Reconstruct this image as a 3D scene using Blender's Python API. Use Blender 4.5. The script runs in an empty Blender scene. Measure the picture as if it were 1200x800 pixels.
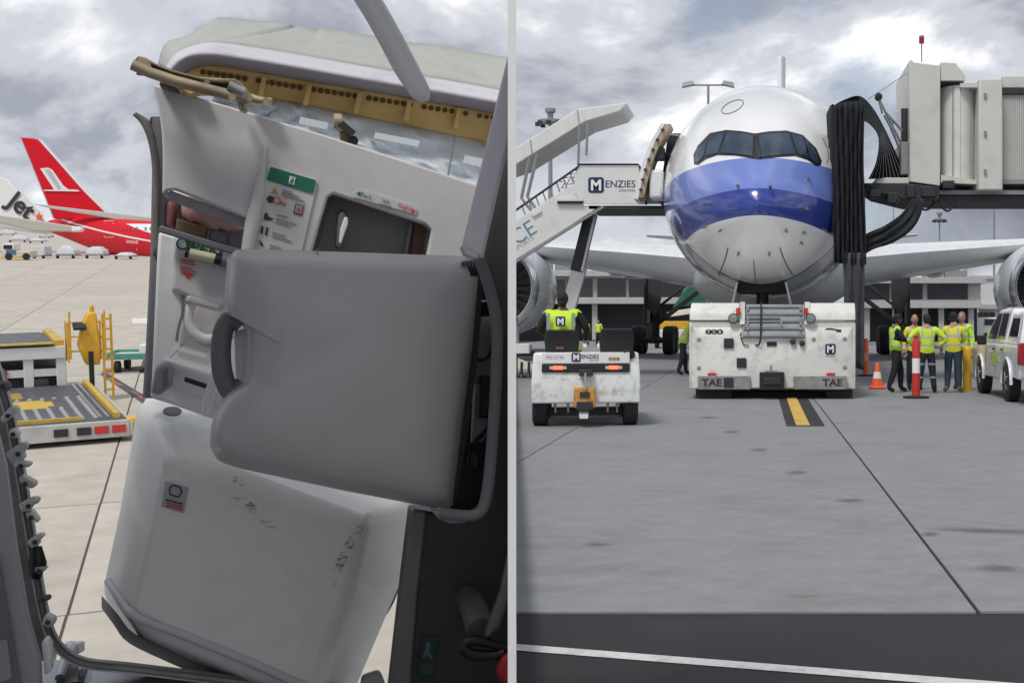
import bpy, bmesh, math, random
from mathutils import Vector, Matrix
from mathutils.geometry import tessellate_polygon
from mathutils.bvhtree import BVHTree
R = math.radians
random.seed(7)
SC = bpy.context.scene
COL = SC.collection
V = Vector

# ------------------------------------------------------------------ camera
F = 1500.0                      # focal length in pixels of a 1200 px wide picture
PX, PY = 885.0, 378.0           # principal point of the level camera
CAMZ = 1.57
cam_data = bpy.data.cameras.new('camera')
cam = bpy.data.objects.new('camera', cam_data); COL.objects.link(cam)
cam.location = (0, 0, CAMZ); cam.rotation_euler = (R(90), 0, 0)
cam_data.sensor_width = 36.0; cam_data.lens = 36.0*F/1200
cam_data.shift_x = (600-PX)/1200; cam_data.shift_y = (PY-400)/1200
cam_data.clip_start = 0.05; cam_data.clip_end = 9000
SC.camera = cam

# ------------------------------------------------------------------ sky and sun
SUN_EL, SUN_AZ = R(58), R(205)      # azimuth of the sun measured clockwise from +y
world = bpy.data.worlds.new('World'); SC.world = world; world.use_nodes = True
nt = world.node_tree; nt.nodes.clear()
def N(t, **k):
    n = nt.nodes.new(t)
    for a, b in k.items(): setattr(n, a, b)
    return n
def LK(a, b): nt.links.new(a, b)
wo = N('ShaderNodeOutputWorld')
sky = N('ShaderNodeTexSky', sky_type='NISHITA'); sky.sun_disc = False
sky.sun_elevation = SUN_EL; sky.sun_rotation = SUN_AZ
b1 = N('ShaderNodeBackground'); b1.inputs[1].default_value = 0.085
LK(sky.outputs[0], b1.inputs[0])
tc = N('ShaderNodeTexCoord'); sp = N('ShaderNodeSeparateXYZ'); LK(tc.outputs['Generated'], sp.inputs[0])
def MATH(op, a, b=None, c=None):
    m = N('ShaderNodeMath', operation=op)
    for i, q in enumerate((a, b, c)):
        if q is None: continue
        if isinstance(q, (int, float)): m.inputs[i].default_value = q
        else: LK(q, m.inputs[i])
    return m.outputs[0]
zz = MATH('ADD', MATH('MAXIMUM', sp.outputs[2], 0.0), 0.55)
cb = N('ShaderNodeCombineXYZ')
LK(MATH('DIVIDE', sp.outputs[0], zz), cb.inputs[0]); LK(MATH('DIVIDE', sp.outputs[1], zz), cb.inputs[1])
def NOISE(scale, det, rough, off, dist=0.0):
    mp = N('ShaderNodeMapping'); mp.inputs[1].default_value = off; LK(cb.outputs[0], mp.inputs[0])
    n = N('ShaderNodeTexNoise'); n.inputs['Scale'].default_value = scale; n.inputs['Detail'].default_value = det
    n.inputs['Roughness'].default_value = rough; n.inputs['Distortion'].default_value = dist
    LK(mp.outputs[0], n.inputs['Vector']); return n.outputs[0]
def RAMP(fac, stops):
    r = N('ShaderNodeValToRGB'); e = r.color_ramp.elements
    while len(e) < len(stops): e.new(0.5)
    for q, (p, c) in zip(e, stops): q.position = p; q.color = (*c, 1) if len(c) == 3 else c
    r.color_ramp.interpolation = 'EASE'
    LK(fac, r.inputs[0]); return r.outputs[0]
n1 = NOISE(2.9, 10, 0.56, (3.1, 1.7, 0), 0.35)      # cloud body
n2 = NOISE(1.3, 4, 0.5, (0.4, 7.3, 2))             # broad thin / thick patches
n3 = NOISE(3.0, 6, 0.55, (5.0, 2.2, 4))             # gaps
ccol = RAMP(MATH('ADD', MATH('MULTIPLY', n1, 0.72), MATH('MULTIPLY', n2, 0.28)),
            [(0.38, (0.17, 0.185, 0.22)), (0.46, (0.27, 0.29, 0.34)), (0.525, (0.46, 0.475, 0.52)), (0.60, (0.86, 0.865, 0.88))])
b2 = N('ShaderNodeBackground'); LK(ccol, b2.inputs[0]); b2.inputs[1].default_value = 1.0
cover = RAMP(n3, [(0.33, (0.6,)*3), (0.46, (1,)*3)])
mx = N('ShaderNodeMixShader'); LK(cover, mx.inputs[0]); LK(b1.outputs[0], mx.inputs[1]); LK(b2.outputs[0], mx.inputs[2])
LK(mx.outputs[0], wo.inputs[0])

sun_d = bpy.data.lights.new('sun', 'SUN'); sun_d.energy = 1.5; sun_d.angle = R(14); sun_d.color = (1.0, 0.955, 0.89)
sun = bpy.data.objects.new('sun', sun_d); COL.objects.link(sun)
sd = V((math.sin(SUN_AZ)*math.cos(SUN_EL), math.cos(SUN_AZ)*math.cos(SUN_EL), math.sin(SUN_EL)))
sun.rotation_euler = (-sd).to_track_quat('-Z', 'Y').to_euler(); sun.location = (0, -10, 40)
vs = SC.view_settings
vs.view_transform = 'Standard'; vs.look = 'None'; vs.exposure = 0.46; vs.gamma = 1.0; vs.use_curve_mapping = False

# ------------------------------------------------------------------ picture <-> place
SLOPE = 120/F                               # the apron seen through the doorway climbs at 8 %
TILT = math.atan(SLOPE); APRON_DROP = 5.0
def RP(px, py, d):                          # point of the level stand at depth d
    return V(((px-PX)/F*d, d, CAMZ-(py-PY)/F*d))
def RG(px, py, z=0.0):                      # point on the level apron
    d = (CAMZ-z)*F/(py-PY); return V(((px-PX)/F*d, d, z))
QY = math.atan((297-PX)/F)                  # heading of the view through the doorway
QF = V((math.sin(QY), math.cos(QY), 0)); QR = V((math.cos(QY), -math.sin(QY), 0)); QU = V((0, 0, 1))
def QP(px, py, d):                          # point at distance d along the doorway heading
    r = V(((px-PX)/F, 1, -(py-PY)/F)); r *= d/r.dot(QF)
    return V((0, 0, CAMZ))+r
def LG(px, py, h=0.0):                      # point h above the sloping apron
    d = (APRON_DROP-h)*F/(py-(PY-120)); return V(((px-PX)/F*d, d, CAMZ-APRON_DROP+h+SLOPE*d))
def LM(p, yaw=0.0): return Matrix.Translation(p) @ Matrix.Rotation(TILT, 4, 'X') @ Matrix.Rotation(yaw, 4, 'Z')

# ------------------------------------------------------------------ materials
def srgb(h):
    h = h.lstrip('#'); c = [int(h[i:i+2], 16)/255 for i in (0, 2, 4)]
    return tuple(x/12.92 if x <= 0.04045 else ((x+0.055)/1.055)**2.4 for x in c)
MATS = {}
def mat(name, col, rough=0.5, metal=0.0, var=0.12, scale=6.0, bump=0.0, bscale=60.0, dirt=None, dirt_amt=0.3, dirt_scale=2.0,
        emit=None, coat=0.0, stretch=(1, 1, 1), spec=0.5, randtint=0.0, trans=0.0, detail=6):
    if name in MATS: return MATS[name]
    if isinstance(col, str): col = srgb(col)
    m = bpy.data.materials.new(name); m.use_nodes = True; t = m.node_tree; MATS[name] = m
    b = t.nodes['Principled BSDF']
    b.inputs['Roughness'].default_value = rough; b.inputs['Metallic'].default_value = metal
    b.inputs['Coat Weight'].default_value = coat; b.inputs['Specular IOR Level'].default_value = spec
    b.inputs['Transmission Weight'].default_value = trans
    if emit: b.inputs['Emission Color'].default_value = (*emit[0], 1); b.inputs['Emission Strength'].default_value = emit[1]
    tcn = t.nodes.new('ShaderNodeTexCoord'); mp = t.nodes.new('ShaderNodeMapping'); mp.inputs['Scale'].default_value = stretch
    t.links.new(tcn.outputs['Object'], mp.inputs[0])
    nz = t.nodes.new('ShaderNodeTexNoise'); nz.inputs['Scale'].default_value = scale; nz.inputs['Detail'].default_value = detail
    nz.inputs['Roughness'].default_value = 0.6 if detail < 8 else 0.72; t.links.new(mp.outputs[0], nz.inputs['Vector'])
    rp = t.nodes.new('ShaderNodeValToRGB'); e = rp.color_ramp.elements
    e[0].position = 0.3; e[1].position = 0.72
    e[0].color = (*[c*(1-var) for c in col], 1); e[1].color = (*[min(1, c*(1+var)) for c in col], 1)
    t.links.new(nz.outputs[0], rp.inputs[0]); out = rp.outputs[0]
    if dirt:
        if isinstance(dirt, str): dirt = srgb(dirt)
        n2 = t.nodes.new('ShaderNodeTexNoise'); n2.inputs['Scale'].default_value = dirt_scale; n2.inputs['Detail'].default_value = 9
        n2.inputs['Roughness'].default_value = 0.7; t.links.new(mp.outputs[0], n2.inputs['Vector'])
        r2 = t.nodes.new('ShaderNodeValToRGB'); q = r2.color_ramp.elements
        q[0].position = 0.5; q[0].color = (0, 0, 0, 1); q[1].position = 0.72; q[1].color = (dirt_amt,)*3+(1,)
        t.links.new(n2.outputs[0], r2.inputs[0])
        mm = t.nodes.new('ShaderNodeMix'); mm.data_type = 'RGBA'; t.links.new(r2.outputs[0], mm.inputs[0])
        t.links.new(out, mm.inputs[6]); mm.inputs[7].default_value = (*dirt, 1); out = mm.outputs[2]
    if randtint:
        oi = t.nodes.new('ShaderNodeObjectInfo'); h = t.nodes.new('ShaderNodeHueSaturation')
        ml = t.nodes.new('ShaderNodeMath'); ml.operation = 'MULTIPLY_ADD'; ml.inputs[1].default_value = randtint; ml.inputs[2].default_value = 1-randtint/2
        t.links.new(oi.outputs['Random'], ml.inputs[0]); t.links.new(ml.outputs[0], h.inputs['Value']); t.links.new(out, h.inputs['Color']); out = h.outputs[0]
    t.links.new(out, b.inputs['Base Color'])
    # uneven gloss
    rr = t.nodes.new('ShaderNodeMapRange'); rr.inputs['To Min'].default_value = max(0, rough-0.08); rr.inputs['To Max'].default_value = min(1, rough+0.1)
    t.links.new(nz.outputs[0], rr.inputs[0]); t.links.new(rr.outputs[0], b.inputs['Roughness'])
    if bump:
        nb = t.nodes.new('ShaderNodeTexNoise'); nb.inputs['Scale'].default_value = bscale; nb.inputs['Detail'].default_value = 4
        t.links.new(mp.outputs[0], nb.inputs['Vector'])
        bp = t.nodes.new('ShaderNodeBump'); bp.inputs['Strength'].default_value = bump; bp.inputs['Distance'].default_value = 0.01
        t.links.new(nb.outputs[0], bp.inputs['Height']); t.links.new(bp.outputs[0], b.inputs['Normal'])
    return m

# ------------------------------------------------------------------ mesh building
class MB:
    def __init__(s): s.v = []; s.f = []
    def add(s, vs_, fs):
        o = len(s.v); s.v += [V(p) for p in vs_]; s.f += [tuple(i+o for i in f) for f in fs]; return s
    def box(s, c, d, M=None):
        c = V(c); x, y, z = (q/2 for q in d)
        p = [c+V((a*x, b*y, e*z)) for a in (-1, 1) for b in (-1, 1) for e in (-1, 1)]
        if M: p = [M @ q for q in p]
        return s.add(p, [(0, 1, 3, 2), (4, 6, 7, 5), (0, 4, 5, 1), (2, 3, 7, 6), (0, 2, 6, 4), (1, 5, 7, 3)])
    def box2(s, a, b): a, b = V(a), V(b); return s.box((a+b)/2, [abs(q) for q in (b-a)])
    def prism(s, poly, vec, holes=()):
        vec = V(vec); loops = [[V(p) for p in poly]]+[[V(p) for p in h] for h in holes]
        flat = [p for l in loops for p in l]; n = len(flat)
        if holes:
            nrm = V()
            for i, a in enumerate(loops[0]): nrm += a.cross(loops[0][(i+1) % len(loops[0])])
            nrm.normalize(); ux = nrm.orthogonal().normalized(); uy = nrm.cross(ux); c0 = loops[0][0]
            tris = [tuple(t) for t in tessellate_polygon([[V(((q-c0).dot(ux)*1000, (q-c0).dot(uy)*1000, 0)) for q in l] for l in loops])]
        else: tris = [tuple(range(n))]
        o = len(s.v); s.v += [p.copy() for p in flat]+[p+vec for p in flat]
        for t in tris: s.f.append(tuple(i+o for i in t)); s.f.append(tuple(i+n+o for i in reversed(t)))
        k = o
        for l in loops:
            m = len(l)
            for i in range(m): j = (i+1) % m; s.f.append((k+i, k+j, k+j+n, k+i+n))
            k += m
        return s
    def loft(s, rings, closed=True, cap=True):
        n = len(rings[0]); o = len(s.v)
        for r in rings: s.v += [V(p) for p in r]
        for i in range(len(rings)-1):
            for j in range(n if closed else n-1):
                k = (j+1) % n; s.f.append((o+i*n+j, o+i*n+k, o+(i+1)*n+k, o+(i+1)*n+j))
        if cap and closed: s.f.append(tuple(o+j for j in reversed(range(n)))); s.f.append(tuple(o+(len(rings)-1)*n+j for j in range(n)))
        return s
    def tube(s, pts, r, n=8, cap=True, flat=None):
        pts = [V(p) for p in pts]; rs = r if isinstance(r, (list, tuple)) else [r]*len(pts)
        rings = []; up = None
        for i, p in enumerate(pts):
            t = (pts[min(i+1, len(pts)-1)]-pts[max(i-1, 0)]).normalized()
            if up is None: up = V((0, 0, 1)) if abs(t.z) < 0.9 else V((1, 0, 0))
            a = t.cross(up).normalized(); b = a.cross(t).normalized(); up = b
            ra = rs[i]; rb = ra*(flat or 1)
            rings.append([p+a*(ra*math.cos(2*math.pi*k/n))+b*(rb*math.sin(2*math.pi*k/n)) for k in range(n)])
        return s.loft(rings, True, cap)
    def bar(s, a, b, w, h, up=(0, 0, 1)):
        a, b = V(a), V(b); t = (b-a).normalized(); up = V(up)
        if abs(t.dot(up)) > 0.98: up = V((0, 1, 0))
        x = t.cross(up).normalized()*w/2; y = x.cross(t).normalized()*h/2
        return s.loft([[q-x-y, q+x-y, q+x+y, q-x+y] for q in (a, b)])
    def cyl(s, a, b, r, r2=None, n=16): return s.tube([a, b], [r, r if r2 is None else r2], n)
    def lathe(s, prof, origin, axis='Z', n=24, closed=False):
        o = V(origin); rings = []
        for (r, h) in prof:
            ring = []
            for k in range(n):
                a = 2*math.pi*k/n; c, d = r*math.cos(a), r*math.sin(a)
                ring.append(o+(V((c, d, h)) if axis == 'Z' else V((c, h, d)) if axis == 'Y' else V((h, c, d))))
            rings.append(ring)
        if closed: rings.append(rings[0])
        return s.loft(rings, True, not closed)
    def sheet(s, rows):                       # open grid of points
        return s.loft(rings=rows, closed=False, cap=False)
    def xf(s, M): s.v = [M @ p for p in s.v]; return s
    def build(s, name, m, parent=None, world=False, smooth=None, bevel=0, seg=2, solid=0, subsurf=0, base=None):
        inv = None
        if parent is not None and world: inv = MW[parent.name].inverted()
        elif base is not None: inv = base.inverted() if isinstance(base, Matrix) else Matrix.Translation(-V(base))
        pts = [inv @ p for p in s.v] if inv else s.v
        me = bpy.data.meshes.new(name); me.from_pydata([tuple(p) for p in pts], [], s.f); me.update()
        bm = bmesh.new(); bm.from_mesh(me)
        if not solid: bmesh.ops.recalc_face_normals(bm, faces=bm.faces)
        bm.to_mesh(me); bm.free()
        if m: me.materials.append(m)
        o = bpy.data.objects.new(name, me); COL.objects.link(o)
        if parent is not None: o.parent = parent; MW[o.name] = MW[parent.name]
        else:
            M = (base if isinstance(base, Matrix) else Matrix.Translation(V(base))) if base is not None else Matrix()
            o.matrix_world = M; MW[o.name] = M
        if smooth is not None:
            for p in me.polygons: p.use_smooth = True
            if smooth < 179: me.set_sharp_from_angle(angle=R(smooth))
        if solid:
            q = o.modifiers.new('solid', 'SOLIDIFY'); q.thickness = solid; q.offset = 0
        if bevel:
            q = o.modifiers.new('bevel', 'BEVEL'); q.width = bevel; q.segments = seg; q.limit_method = 'ANGLE'; q.angle_limit = R(35)
            q.harden_normals = False
            if smooth is None:
                for p in me.polygons: p.use_smooth = True
                me.set_sharp_from_angle(angle=R(50))
        if subsurf:
            q = o.modifiers.new('sub', 'SUBSURF'); q.levels = subsurf; q.render_levels = subsurf
            for p in me.polygons: p.use_smooth = True
        return o
MW = {}
def tag(o, label=None, cat=None, group=None, kind=None):
    if label: o['label'] = label
    if cat: o['category'] = cat
    if group: o['group'] = group
    if kind: o['kind'] = kind
    return o
def thing(name, label, cat, M=None, group=None):
    o = bpy.data.objects.new(name, None); COL.objects.link(o); o.empty_display_size = 0.2
    if M is None: M = Matrix()
    elif not isinstance(M, Matrix): M = Matrix.Translation(V(M))
    o.matrix_world = M; MW[o.name] = M
    return tag(o, label, cat, group)
def struct(o): o['kind'] = 'structure'; return o
def copy_tree(o, M=None, parent=None, label=None):
    c = o.copy(); COL.objects.link(c)
    if parent is not None: c.parent = parent
    if M is not None: c.matrix_world = M; MW[c.name] = M
    elif parent is not None: MW[c.name] = MW[parent.name]
    if label: c['label'] = label
    for ch in [q for q in bpy.data.objects if q.parent == o]: copy_tree(ch, None, c)
    return c
TEXTS = {}
def text(name, s, size, org, xd, yd, m, parent=None, world=False, ext=0.0, off=0.0, align='CENTER', xs=1.0):
    """flat lettering: org = centre of the baseline, xd / yd = reading and up direction"""
    key = (s, ext, off, align)
    if key not in TEXTS:
        cu = bpy.data.curves.new('t', 'FONT'); cu.body = s; cu.align_x = align; cu.extrude = ext; cu.offset = off; cu.size = 1.0
        cu.resolution_u = 3
        ob = bpy.data.objects.new('t', cu); COL.objects.link(ob)
        me = bpy.data.meshes.new_from_object(ob); bpy.data.objects.remove(ob); bpy.data.curves.remove(cu)
        TEXTS[key] = ([v.co.copy() for v in me.vertices], [tuple(p.vertices) for p in me.polygons]); bpy.data.meshes.remove(me)
    vv, ff = TEXTS[key]
    xd, yd = V(xd).normalized(), V(yd).normalized(); nd = xd.cross(yd); org = V(org)
    b = MB().add([org+xd*(p.x*size*xs)+yd*(p.y*size)+nd*(p.z*size) for p in vv], ff)
    return b.build(name, m, parent, world=world)
def arc(c, r, a0, a1, n, ax=(1, 0, 0), ay=(0, 0, 1)):
    ax, ay = V(ax), V(ay); c = V(c)
    return [c+ax*(r*math.cos(R(a0+(a1-a0)*i/n)))+ay*(r*math.sin(R(a0+(a1-a0)*i/n))) for i in range(n+1)]
def rrect(cx, cz, w, h, r, n=4):
    out = []
    for (sx, sz, a) in ((1, 1, 0), (-1, 1, 90), (-1, -1, 180), (1, -1, 270)):
        for i in range(n+1):
            t = R(a+90*i/n); out.append((cx+sx*(w/2-r)+r*math.cos(t), cz+sz*(h/2-r)+r*math.sin(t)))
    return out
def smoothpts(pts, n=4):
    """Catmull-Rom through the points"""
    pts = [V(p) for p in pts]; out = []
    for i in range(len(pts)-1):
        p0 = pts[max(i-1, 0)]; p1 = pts[i]; p2 = pts[i+1]; p3 = pts[min(i+2, len(pts)-1)]
        for k in range(n):
            t = k/n
            out.append(0.5*((2*p1)+(p2-p0)*t+(2*p0-5*p1+4*p2-p3)*t*t+(3*p1-p0-3*p2+p3)*t**3))
    return out+[pts[-1]]

# common materials
M_white = mat('white_paint', (0.76, 0.77, 0.76), 0.42, var=0.05, scale=3, dirt=(0.25, 0.23, 0.2), dirt_amt=0.25, dirt_scale=3)
M_black = mat('black_rubber', (0.018, 0.018, 0.02), 0.75, var=0.3, scale=20)
M_dark = mat('dark_metal', (0.035, 0.036, 0.04), 0.55, 0.2, var=0.3, scale=12)
M_steel = mat('bare_steel', (0.42, 0.43, 0.44), 0.38, 0.85, var=0.15, scale=8)
M_grey = mat('grey_paint', (0.24, 0.25, 0.26), 0.5, var=0.12, scale=6)
M_glass = mat('dark_glass', (0.012, 0.015, 0.02), 0.08, 0.0, var=0.2, scale=1, spec=0.6)
M_navy = mat('navy_print', '#1a2752', 0.4, var=0.06)
M_wprint = mat('white_print', (0.82, 0.82, 0.82), 0.45, var=0.04)
M_kprint = mat('black_print', (0.03, 0.03, 0.035), 0.5, var=0.1)
M_red = mat('red_plastic', (0.55, 0.035, 0.03), 0.4, var=0.15)
M_orange = mat('orange_plastic', (0.85, 0.12, 0.03), 0.45, var=0.12)
M_yellow = mat('yellow_paint', (0.75, 0.42, 0.03), 0.45, var=0.12, dirt=(0.1, 0.08, 0.05), dirt_amt=0.35)
# ================================================================== SETTING
K600 = (600-PX)/F
M_asph = mat('asphalt', (0.024, 0.025, 0.028), 0.85, var=0.35, scale=90, bump=0.6, bscale=220, dirt=(0.06, 0.06, 0.06), dirt_amt=0.4, dirt_scale=0.7)
M_conc = mat('apron_concrete', (0.235, 0.243, 0.25), 0.75, var=0.17, detail=14, scale=4.5, bump=0.35, bscale=120, stretch=(0.8, 0.8, 1),
             dirt=(0.14, 0.14, 0.142), dirt_amt=0.6, dirt_scale=1.1, randtint=0.10)
M_concL = mat('brightened_concrete', (0.52, 0.475, 0.41), 0.8, var=0.12, scale=1.4, bump=0.2, bscale=90, dirt=(0.32, 0.29, 0.25), dirt_amt=0.5, dirt_scale=0.5, randtint=0.10)  # colour lightened to carry the brighter exposure of the doorway half
M_joint = mat('joint_filler', (0.09, 0.085, 0.08), 0.9, var=0.3, scale=20)

g = MB().add([(-0.6, -40, 0), (900, -40, 0), (2600, 3500, 0), (K600*3500, 3500, 0), (-0.3, 1.2, 0)], [(0, 1, 2, 3, 4)])
ground = struct(g.build('ground', M_asph))
g = MB().add([(K600*118, 118, .008), (150, 118, .008), (2500, 3400, .008), (K600*3400, 3400, .008)], [(0, 1, 2, 3)])
struct(g.build('apron_far', M_conc))
# concrete slabs of the stand, real joints between them
SX, SX0 = 3.85, 1.2
rows = [6.9, 24.4, 31.0, 37.6, 44.2, 50.8, 57.4, 64.0, 73.0, 82.0, 91.0, 100.0, 109.0, 118.0]
slab_mesh = {}
def slab(length, w, m, name, key):
    if key not in slab_mesh:
        o = MB().prism([(-w/2, -length/2, 0), (w/2, -length/2, 0), (w/2, length/2, 0), (-w/2, length/2, 0)], (0, 0, -0.03)).build(name, m, bevel=0)
        slab_mesh[key] = o.data; bpy.data.objects.remove(o)
    return slab_mesh[key]
for r in range(len(rows)-1):
    L = rows[r+1]-rows[r]; ym = (rows[r]+rows[r+1])/2
    for c in range(-5, 12):
        xm = SX0+SX*(c+0.5)
        if (xm+SX/2) < K600*rows[r+1]-0.3: continue
        if xm-SX/2 > 0.23*rows[r+1]+4: continue
        if xm-SX/2 < K600*rows[r]-0.05:          # slab cut along the edge of the stand
            pts = []
            x0, x1 = xm-SX/2+.008, xm+SX/2-.008; y0, y1 = rows[r]+.008, rows[r+1]-.008
            poly = [(x0, y0), (x1, y0), (x1, y1), (x0, y1)]
            out = []
            for i in range(4):
                a, b = poly[i], poly[(i+1) % 4]; fa, fb = a[0]-K600*a[1], b[0]-K600*b[1]
                if fa >= 0: out.append(a)
                if fa*fb < 0: t = fa/(fa-fb); out.append((a[0]+(b[0]-a[0])*t, a[1]+(b[1]-a[1])*t))
            if len(out) < 3: continue
            o = MB().prism([(x-xm, y-ym, 0) for x, y in out], (0, 0, -0.03)).build('concrete_slab', M_conc)
        else:
            w = 0.032 if L > 10 else 0.02
            o = bpy.data.objects.new('concrete_slab', slab(L-w, SX-w, M_conc, 'concrete_slab', ('r', L))); COL.objects.link(o)
        o.location = (xm, ym, 0.012+random.uniform(-.0015, .0015)); o.parent = ground
# painted markings
M_line = mat('white_marking', (0.62, 0.62, 0.60), 0.7, var=0.12, scale=30, dirt=(0.2, 0.2, 0.2), dirt_amt=0.6, dirt_scale=6)
M_yline = mat('yellow_marking', (0.62, 0.40, 0.08), 0.7, var=0.12, scale=20, dirt=(0.12, 0.1, 0.08), dirt_amt=0.6, dirt_scale=5)
a, b = RG(560, 755), RG(1230, 808)
d = (b-a).normalized(); nrm = V((-d.y, d.x, 0))*0.055
struct(MB().add([a-nrm+V((0, 0, .004)), b-nrm+V((0, 0, .004)), b+nrm+V((0, 0, .004)), a+nrm+V((0, 0, .004))], [(0, 1, 2, 3)]).build('white_road_line', M_line))
struct(MB().add([(.47, 19.3, .018), (1.05, 19.3, .018), (1.28, 70, .018), (.55, 70, .018)], [(0, 1, 2, 3)]).build('taxi_line_border', M_asph))
struct(MB().add([(.62, 19.35, .022), (.83, 19.35, .022), (1.02, 70, .022), (.80, 70, .022)], [(0, 1, 2, 3)]).build('taxi_line', M_yline))
# stains and tyre scuffs on the slabs
def stain_mat(name, col, amt):
    m = bpy.data.materials.new(name); m.use_nodes = True; t = m.node_tree; bs = t.nodes['Principled BSDF']
    bs.inputs['Base Color'].default_value = (*col, 1); bs.inputs['Roughness'].default_value = 0.6
    tcn = t.nodes.new('ShaderNodeTexCoord'); ln = t.nodes.new('ShaderNodeVectorMath'); ln.operation = 'LENGTH'; t.links.new(tcn.outputs['Object'], ln.inputs[0])
    nz = t.nodes.new('ShaderNodeTexNoise'); nz.inputs['Scale'].default_value = 2.2; nz.inputs['Detail'].default_value = 6; t.links.new(tcn.outputs['Object'], nz.inputs[0])
    ad = t.nodes.new('ShaderNodeMath'); ad.operation = 'MULTIPLY_ADD'; ad.inputs[1].default_value = 1.1; t.links.new(nz.outputs[0], ad.inputs[0]); t.links.new(ln.outputs['Value'], ad.inputs[2])
    mr = t.nodes.new('ShaderNodeMapRange'); mr.inputs['From Min'].default_value = 0.75; mr.inputs['From Max'].default_value = 1.45
    mr.inputs['To Min'].default_value = amt; mr.inputs['To Max'].default_value = 0; t.links.new(ad.outputs[0], mr.inputs[0]); t.links.new(mr.outputs[0], bs.inputs['Alpha'])
    return m
M_stain = stain_mat('oil_stain', (0.09, 0.09, 0.092), 0.42)
M_stainY = stain_mat('worn_yellow', (0.4, 0.33, 0.15), 0.2)
for i, (px, py, w, h) in enumerate([(830, 490, .3, .45), (857, 507, .28, .4), (890, 528, .24, .32), (934, 555, .26, .3), (997, 588, .3, .22), (1090, 628, .16, .16), (1160, 624, .9, .2),
                               (1170, 668, .3, .2), (700, 640, .25, .1)]):
    p = RG(px, py); o = MB().add([(-1.3, -1.3, 0), (1.3, -1.3, 0), (1.3, 1.3, 0), (-1.3, 1.3, 0)], [(0, 1, 2, 3)]).build('oil_stain', M_stain)
    o.location = (p.x, p.y, .0165+.0004*i); o.scale = (w*.62, h*.8, 1); o.rotation_euler.z = random.uniform(-.3, .3); o.parent = ground
for i, (px, py, w, h) in enumerate([(945, 700, .18, .08), (1048, 716, .08, .1)]):
    p = RG(px, py); o = MB().add([(-1.3, -1.3, 0), (1.3, -1.3, 0), (1.3, 1.3, 0), (-1.3, 1.3, 0)], [(0, 1, 2, 3)]).build('worn_mark', M_stainY)
    o.location = (p.x, p.y, .024+.0004*i); o.scale = (w, h, 1); o.parent = ground

# ---- the sloping apron below the doorway
def LZ(x, y, h=0.0): return V((x, y, CAMZ-APRON_DROP+SLOPE*y+h))
e1 = (592-PX)/F; e2 = (300-PX)/F
g = MB().add([LZ(-14, 1), LZ(e1*1, 1), LZ(e1*60, 60), LZ(e2*70, 70), LZ(e2*1400, 1400), LZ(-1500, 1400)], [(0, 1, 2, 3, 4, 5)])
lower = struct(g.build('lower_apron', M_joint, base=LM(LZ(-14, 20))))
gy = R(24.0); ga, gb = V((math.cos(gy), math.sin(gy), 0)), V((-math.sin(gy), math.cos(gy), 0))
anchor = LG(118, 590)
def in_left(p): return p.x < min(e1*p.y, e1*60+ (0 if p.y < 60 else e2*p.y-e1*60))
CW, CL = 6.2, 7.0
def lslab(i0, j0, ni, nj, name):
    A0 = V((anchor.x, anchor.y, 0))
    w, l = CW*ni, CL*nj; cx, cy = (i0+ni/2)*CW, (j0+nj/2)*CL
    c = A0+ga*cx+gb*cy
    return c, w-.035, l-.035
n_l = 0
LB = MW[lower.name]
for j in range(-2, 24):
    for i in range(-14, 12):
        c, w, l = lslab(i, j, 1, 1, '')
        if c.y < 8 or c.y > 165: continue
        px = PX+F*c.x/c.y
        if px > 640 or px < -520: continue
        if px > 250 and c.y > 45: continue
        if px < -90 and c.y > 60: continue
        if px < -300 and c.y > 30: continue
        key = ('l', 0)
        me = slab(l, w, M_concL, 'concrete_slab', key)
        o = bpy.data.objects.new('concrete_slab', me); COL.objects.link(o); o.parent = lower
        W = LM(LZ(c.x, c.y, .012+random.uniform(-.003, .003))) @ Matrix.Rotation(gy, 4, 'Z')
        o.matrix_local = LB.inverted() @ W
        n_l += 1
# brightened concrete beyond the slabs
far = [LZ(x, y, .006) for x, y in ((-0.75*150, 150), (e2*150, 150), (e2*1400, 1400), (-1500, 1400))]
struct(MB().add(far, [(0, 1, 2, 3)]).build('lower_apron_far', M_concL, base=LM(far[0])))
# low kerb wall between the two aprons
w = 0.018
pr = [(K600*5-w, 5), (K600*5+w, 5), (K600*60+w, 60), (K600*60-w, 60)]
M_wallc = mat('concrete_wall', (0.4, 0.4, 0.38), 0.8, var=0.1, bump=.2)
o = MB().prism([(x, y, -4.2) for x, y in pr], (0, 0, 4.5)).build('retaining_wall', M_wallc, base=(K600*5, 5, -4.2))
tag(o, 'thin concrete retaining wall between the two apron levels', 'wall')

# ---- cabin shell the photographer stands in; unseen, shaped and paled to steer the door's light
M_cabin = mat('cabin_lining', (0.80, 0.79, 0.78), 0.6, var=0.06)
M_carpet = mat('cabin_carpet', (0.30, 0.30, 0.30), 0.95, var=0.3, scale=60, bump=.4, bscale=200)
def slabz(name, pts, z0, z1, m): return struct(MB().prism([(x, y, z0) for x, y in pts], (0, 0, z1-z0)).build(name, m))
slabz('cabin_floor', [(-3.4, -2.6), (.05, -2.6), (-.05, 0), (K600*3.3-.03, 3.3), (-2.2, 3.3)], .40, .52, M_carpet)
slabz('cabin_ceiling', [(-3.4, -2.6), (.35, -2.6), (.35, -1.2), (-1.0, -1.2), (-1.0, 2.25), (K600*2.25, 2.25), (K600*2.85, 2.85), (-2.2, 2.85), (-3.4, 2.2)], 2.52, 2.62, M_cabin)  # notched and cut short so sunlight reaches divider and door
slabz('wall_back', [(-3.4, -2.6), (-2.0, -2.6), (-2.0, -2.5), (-3.4, -2.5)], .52, 2.52, M_cabin)
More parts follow.
